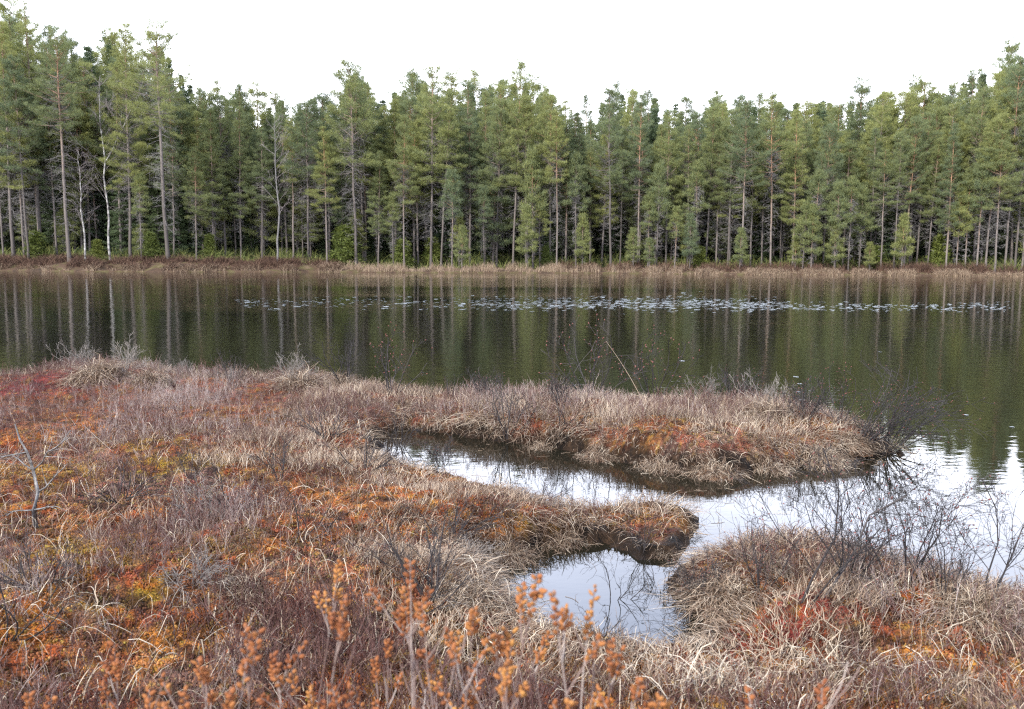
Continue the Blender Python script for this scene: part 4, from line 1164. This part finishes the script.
def build_shrubs():
    rng = np.random.default_rng(44)
    c = 'shrub'
    G1, G2, G3 = 'bare shrubs along the lake edge', 'bare shrubs by the inlet', 'bare shrubs in the heath'
    L = [('pale', 78, 370, .85, G1, 'pale bare shrub standing on the highest hump of the left lake edge'), ('palefan', 125, 374, .85, G1, 'pale fan of bare twigs leaning right off the highest hump'),
         ('pale', 182, 378, .6, G1, 'low pale bare twigs halfway between the left humps'), ('dark', 232, 384, .75, G1, 'small dark bare shrub with one tall spike on the left lake edge'), ('pale', 226, 384, .5, G1, 'whitish knot of twigs at the foot of the dark spiked shrub'),
         ('palefan', 290, 384, .8, G1, 'pale twigs leaning right out of the upright straw tussock'), ('dark', 345, 388, 1.2, G1, 'thin dark shrub at the right of the straw tussock hump'), ('bud', 392, 396, 1.1, G1, 'reddish budded shrub where the orange moss meets the lake'),
         ('dark', 450, 400, .5, G1, 'low dark twigs on the lake edge left of the peninsula'), ('dense', 480, 402, .7, G1, 'dense low grey twigs at the neck of the peninsula'), ('bud', 592, 402, 1.3, G1, 'upright pale and red budded shrub left of the long leaning stalk'), ('bud', 655, 402, 1.2, G1, 'red budded shrub right of the long leaning stalk'),
         ('dense', 560, 405, .7, G1, 'grey twiggy mat on the lake side of the peninsula'), ('palefan', 700, 408, .7, G1, 'silvery arched twigs behind the peninsula bulge'), ('dense', 735, 408, .9, G1, 'tangled grey shrub on the lake side behind the bulge'), ('pale', 765, 412, .8, G1, 'pale hooked twigs beside the round rusty tussock'),
         ('dense', 805, 420, .8, G1, 'grey tangle of twigs beyond the round rusty tussock'), ('bud', 840, 425, .8, G1, 'sparse red budded shrub near the peninsula tip'), ('lean', 860, 446, .9, G1, 'dark shrub leaning out over the water at the peninsula tip'), ('lean', 885, 452, 1.0, G1, 'outermost dark shrub trailing over open water past the tip'), ('dense', 880, 455, .8, G1, 'thick dark twigs at the waterline of the peninsula tip'),
         ('dark', 508, 440, 1.0, G2, 'dark branching shrub in front of the peninsula at the head of the inlet'), ('creep', 560, 440, .9, G2, 'thin dark branch sprawling over the peninsula front'), ('dark', 400, 446, .7, G2, 'grey twigs standing in the shallow head of the inlet'), ('dense', 440, 466, .55, G2, 'fine twigs against bright water on the near side of the inlet'),
         ('tall', 795, 618, 1.0, G2, 'tallest bare bush, its dark stem leaning right in front of the inlet'), ('budbush', 850, 585, .9, G2, 'pink budded bush between the tallest bush and the water'), ('budbush', 905, 590, 1.1, G2, 'wide pink budded bush right of the tallest bush'), ('tall', 985, 605, .75, G2, 'arching bare bush near the right edge over bright water'),
         ('budbush', 760, 590, .7, G2, 'fine budded twigs behind the large round tussock'), ('dense', 700, 600, .5, G2, 'sparse thin twigs poking from the round tussock'), ('budbush', 945, 600, .8, G2, 'low pinkish twigs between the two right-hand bushes'), ('low', 600, 640, .6, G2, 'fine twigs at the near edge of the small pool'),
         ('creep', 225, 520, .8, G3, 'black twisted branch lying across the heath left of the inlet'), ('creep', 300, 540, .7, G3, 'long thin dark branch lying toward the foreground'), ('low', 330, 440, 1.4, G3, 'grey bushy twigs left of the inlet head'), ('low', 365, 470, 1.3, G3, 'grey purple twigs below the inlet head'),
         ('grey', 210, 520, 1.6, G3, 'tangled silver-grey dead heather in the left middle'), ('grey', 190, 585, 1.0, G3, 'grey dead tangle in the left foreground'), ('dark', 430, 600, .8, G3, 'dark upright twigs left of the small pool'), ('creep', 410, 615, .8, G3, 'dark branch leaning right left of the small pool'), ('low', 40, 590, 1.1, G3, 'purple-grey twigs at the left edge of the foreground'),
         ('creep', 10, 640, .8, G3, 'bent dark branch in the lower left corner'), ('low', 450, 540, 1.1, G3, 'purple twigs on the bank behind the small pool'), ('dark', 280, 480, .6, G3, 'thin dark twigs in the middle of the left heath'), ('dark', 190, 480, .5, G3, 'short dark twigs with a pale stalk on the left heath'), ('low', 540, 500, .8, G3, 'fine purple twigs on the spit between inlet and pool'),
         ('grey', 470, 560, .8, G3, 'grey dead twigs drooping at the pool bank'), ('low', 120, 500, 1.2, G3, 'brownish twigs right of the dead snag'), ('creep', 612, 598, .55, G2, 'black twigs added for the dark branch reflections in the small pool'), ('low', 660, 586, .7, G2, 'fine dark twigs in the right corner of the small pool'), ('budbush', 642, 552, .45, G2, 'sparse twigs on the low islet')]  # black creep twigs in the pool are added to stand in for branch reflections
    for k, u, v, s, g, lab in L:
        put_plant(SHR[k], u, v, s, lab, c, g, rng=rng, rot=rng.normal() * .5 if k in ('palefan', 'lean', 'tall', 'creep') else None)
    # the long leaning stalk
    p = ground_at(648, 412)[0]; q = at_dist(np.array(606.), np.array(341.), np.array(p[1] - .1))
    g = Geo(); t = np.linspace(0, 1, 8)[:, None]
    P = np.zeros((8, 3)) + (q - p) * t + np.array([.015, 0, .02]) * np.sin(t * math.pi)
    g.tubes(P[None], np.linspace(.0036, .0016, 8)[None], .7, 5)
    o = g.obj('dry_stalk', M['straw']); o.location = p
    tag(o, 'long pale dry stalk leaning left over the peninsula', 'stalk')
    # dead snag
    r2 = np.random.default_rng(55)
    p = ground_at(36, 528)[0]; yy = p[1]
    pix = [(36, 530), (34, 510), (38, 492), (33, 470), (27, 452), (20, 440), (15, 424)]
    P = np.array([at_dist(np.array(float(a)), np.array(float(b)), np.array(yy + .04 * r2.normal())) for a, b in pix]) - p
    root = empty('dead_snag', p)
    g = Geo(); g.tubes(P[None], np.array([.016, .014, .012, .010, .008, .006, .004])[None], .5, 8); g.obj('trunk', M['grey_wood'], root, True)
    out, tips = [], []
    for i, d, L_ in [(3, (-1, .1, .25), .26), (3, (.9, -.2, .45), .42), (2, (.8, .2, .3), .22), (1, (.7, -.3, .1), .2), (4, (-.8, .3, .2), .2), (1, (-.6, -.3, .3), .16)]:
        branch_system(r2, P[i], unit(np.array(d)), L_, .006, 1, 4, .6, .1, .18, 5, out, tips)
    g = Geo(); g.tubes(np.array([o[0] for o in out]), np.maximum(np.array([o[1] for o in out]), .0015), r2.random(len(out)), 4); g.obj('branches', M['grey_wood'], root)
    tag(root, 'small silver-grey dead snag with crooked branches on the left', 'dead tree')
build_shrubs()

# ---------------------------------------------------------------- bog myrtle with catkins, close to the camera
def build_gale():
    rng = np.random.default_rng(66)
    heads = [(340, 560, 'highest orange catkin head left of the small pool'), (345, 598, 'orange catkin head just below the highest one'), (258, 630, 'orange catkin stem beside the small bleached tussock'), (272, 655, 'low catkin stem under the bleached tussock'),
             (198, 660, 'tall orange catkin stem in the left foreground'), (184, 690, 'orange catkin stem at the bottom edge left'), (117, 662, 'single blurred catkin head at the far left foreground'), (28, 695, 'dark orange catkin head in the lower left corner'),
             (404, 588, 'tall blurred catkin stem left of centre'), (398, 612, 'broad catkin cluster under the tall blurred one'), (388, 640, 'thick blurred catkin stem in the bottom middle'), (375, 660, 'low catkin stem below the thick blurred one'), (422, 604, 'thin catkin head right of the tall blurred one'),
             (474, 608, 'double catkin head in the middle'), (460, 632, 'yellowish catkin stem in the middle'), (497, 634, 'slender catkin stem before the pool'), (508, 662, 'low yellow-orange catkin stem before the pool'), (520, 600, 'orange catkin head at the left end of the small pool'),
             (538, 574, 'highest catkin head against the small pool water'), (553, 592, 'leaning catkin head against the small pool water'), (590, 610, 'small red catkin head over the pool'), (612, 640, 'catkin head at the right of the foreground stems'),
             (440, 672, 'low orange catkin stem in the bottom centre'), (448, 628, 'small catkin pair between two yellow stems'), (640, 680, 'red-orange catkin head at the bottom right of the pool'), (662, 696, 'lowest catkin head right of the pool'), (350, 685, 'catkin stem at the bottom edge below the highest head'),
             (310, 690, 'brown-orange catkin stem on the bottom edge'), (292, 672, 'thin catkin stem left of bottom centre'), (230, 692, 'short catkin stem on the bottom edge left of centre'), (470, 690, 'catkin stem cut by the bottom edge in the centre'), (570, 700, 'catkin head peeping over the bottom edge'),
             (748, 688, 'lone catkin head before the bleached tussock'), (822, 682, 'lone catkin head at the lower right'), (150, 702, 'catkin head touching the bottom edge at the left'), (410, 560, 'slim pale catkin stem rising left of the pool')]
    cats = []
    for k in range(6):
        g = Geo(); g.ovals(np.zeros((1, 3)), np.array([[0, 0, 1.0]]), 1.0, 1.0, k / 5); cats.append(g.mesh('catkin', M['catkin'], True))
    for i, (u, v, lab) in enumerate(heads):
        yy = 1.4 + .65 * rng.random()
        top = at_dist(np.array(float(u)), np.array(float(v)), np.array(yy))
        bx, by = top[0] + rng.normal() * .10, top[1] + rng.normal() * .10
        base = np.array([bx, by, float(ground_z(np.array(bx), np.array(by))) - .02])
        root = empty('bog_myrtle', base)
        K = 8; t = np.linspace(0, 1, K)[:, None]
        P = (top - base) * t + np.array([rng.normal() * .03, rng.normal() * .03, 0]) * np.sin(t * math.pi) + rng.normal(size=(K, 3)) * .004 * np.sin(t * math.pi)
        stems = [P]; heads_l = [(P, .925 + .03 * rng.random(), rng.integers(10, 16))]
        for k in range(rng.integers(3, 6)):
            f = .68 + .27 * rng.random(); p, dd = lerp_line(P, f)
            az = rng.random() * 6.283
            B = poly_branch(rng, p, unit(dd + np.array([math.cos(az), math.sin(az), 0]) * .7), .05 + .09 * rng.random(), K, .5, .07)
            stems.append(B)
            if rng.random() < .85: heads_l.append((B, .55, rng.integers(6, 11)))
        for k in range(rng.integers(2, 5)):
            p, dd = lerp_line(P, .35 + .4 * rng.random()); az = rng.random() * 6.283
            stems.append(poly_branch(rng, p, unit(dd + np.array([math.cos(az), math.sin(az), 0]) * .6), .08 + .15 * rng.random(), K, .3, .06))
        g = Geo()
        for q, B in enumerate(stems): g.tubes(B[None], np.linspace(.0030 if q == 0 else .0016, .0010, K)[None], rng.random(), 5)
        g.obj('stem', M['gale_stem'], root, True)
        C, D = [], []
        for B, f0, n in heads_l:
            for k in range(n):
                f = f0 + (1 - f0) * (k + .3) / n; p, dd = lerp_line(B, min(.995, f)); az = k * 2.4 + rng.normal() * .3
                o_ = np.cross(dd, [math.cos(az), math.sin(az), .2]); o_ /= np.linalg.norm(o_) + 1e-9
                D.append(unit(dd * .7 + o_ * .85)); C.append(p + o_ * .001)
        tone = rng.random() * .6
        for c_, d_ in zip(C, D):
            o = bpy.data.objects.new('catkin', cats[int((tone + .4 * rng.random()) * 5.99)]); COL.objects.link(o); o.parent = root
            o.location = c_; o.rotation_euler = Vector(d_).to_track_quat('Z', 'Y').to_euler()
            s_ = .0036 + .0022 * rng.random(); o.scale = (s_, s_, .010 + .009 * rng.random())
        tag(root, lab, 'bog myrtle', 'catkin stems in the near foreground')
build_gale()
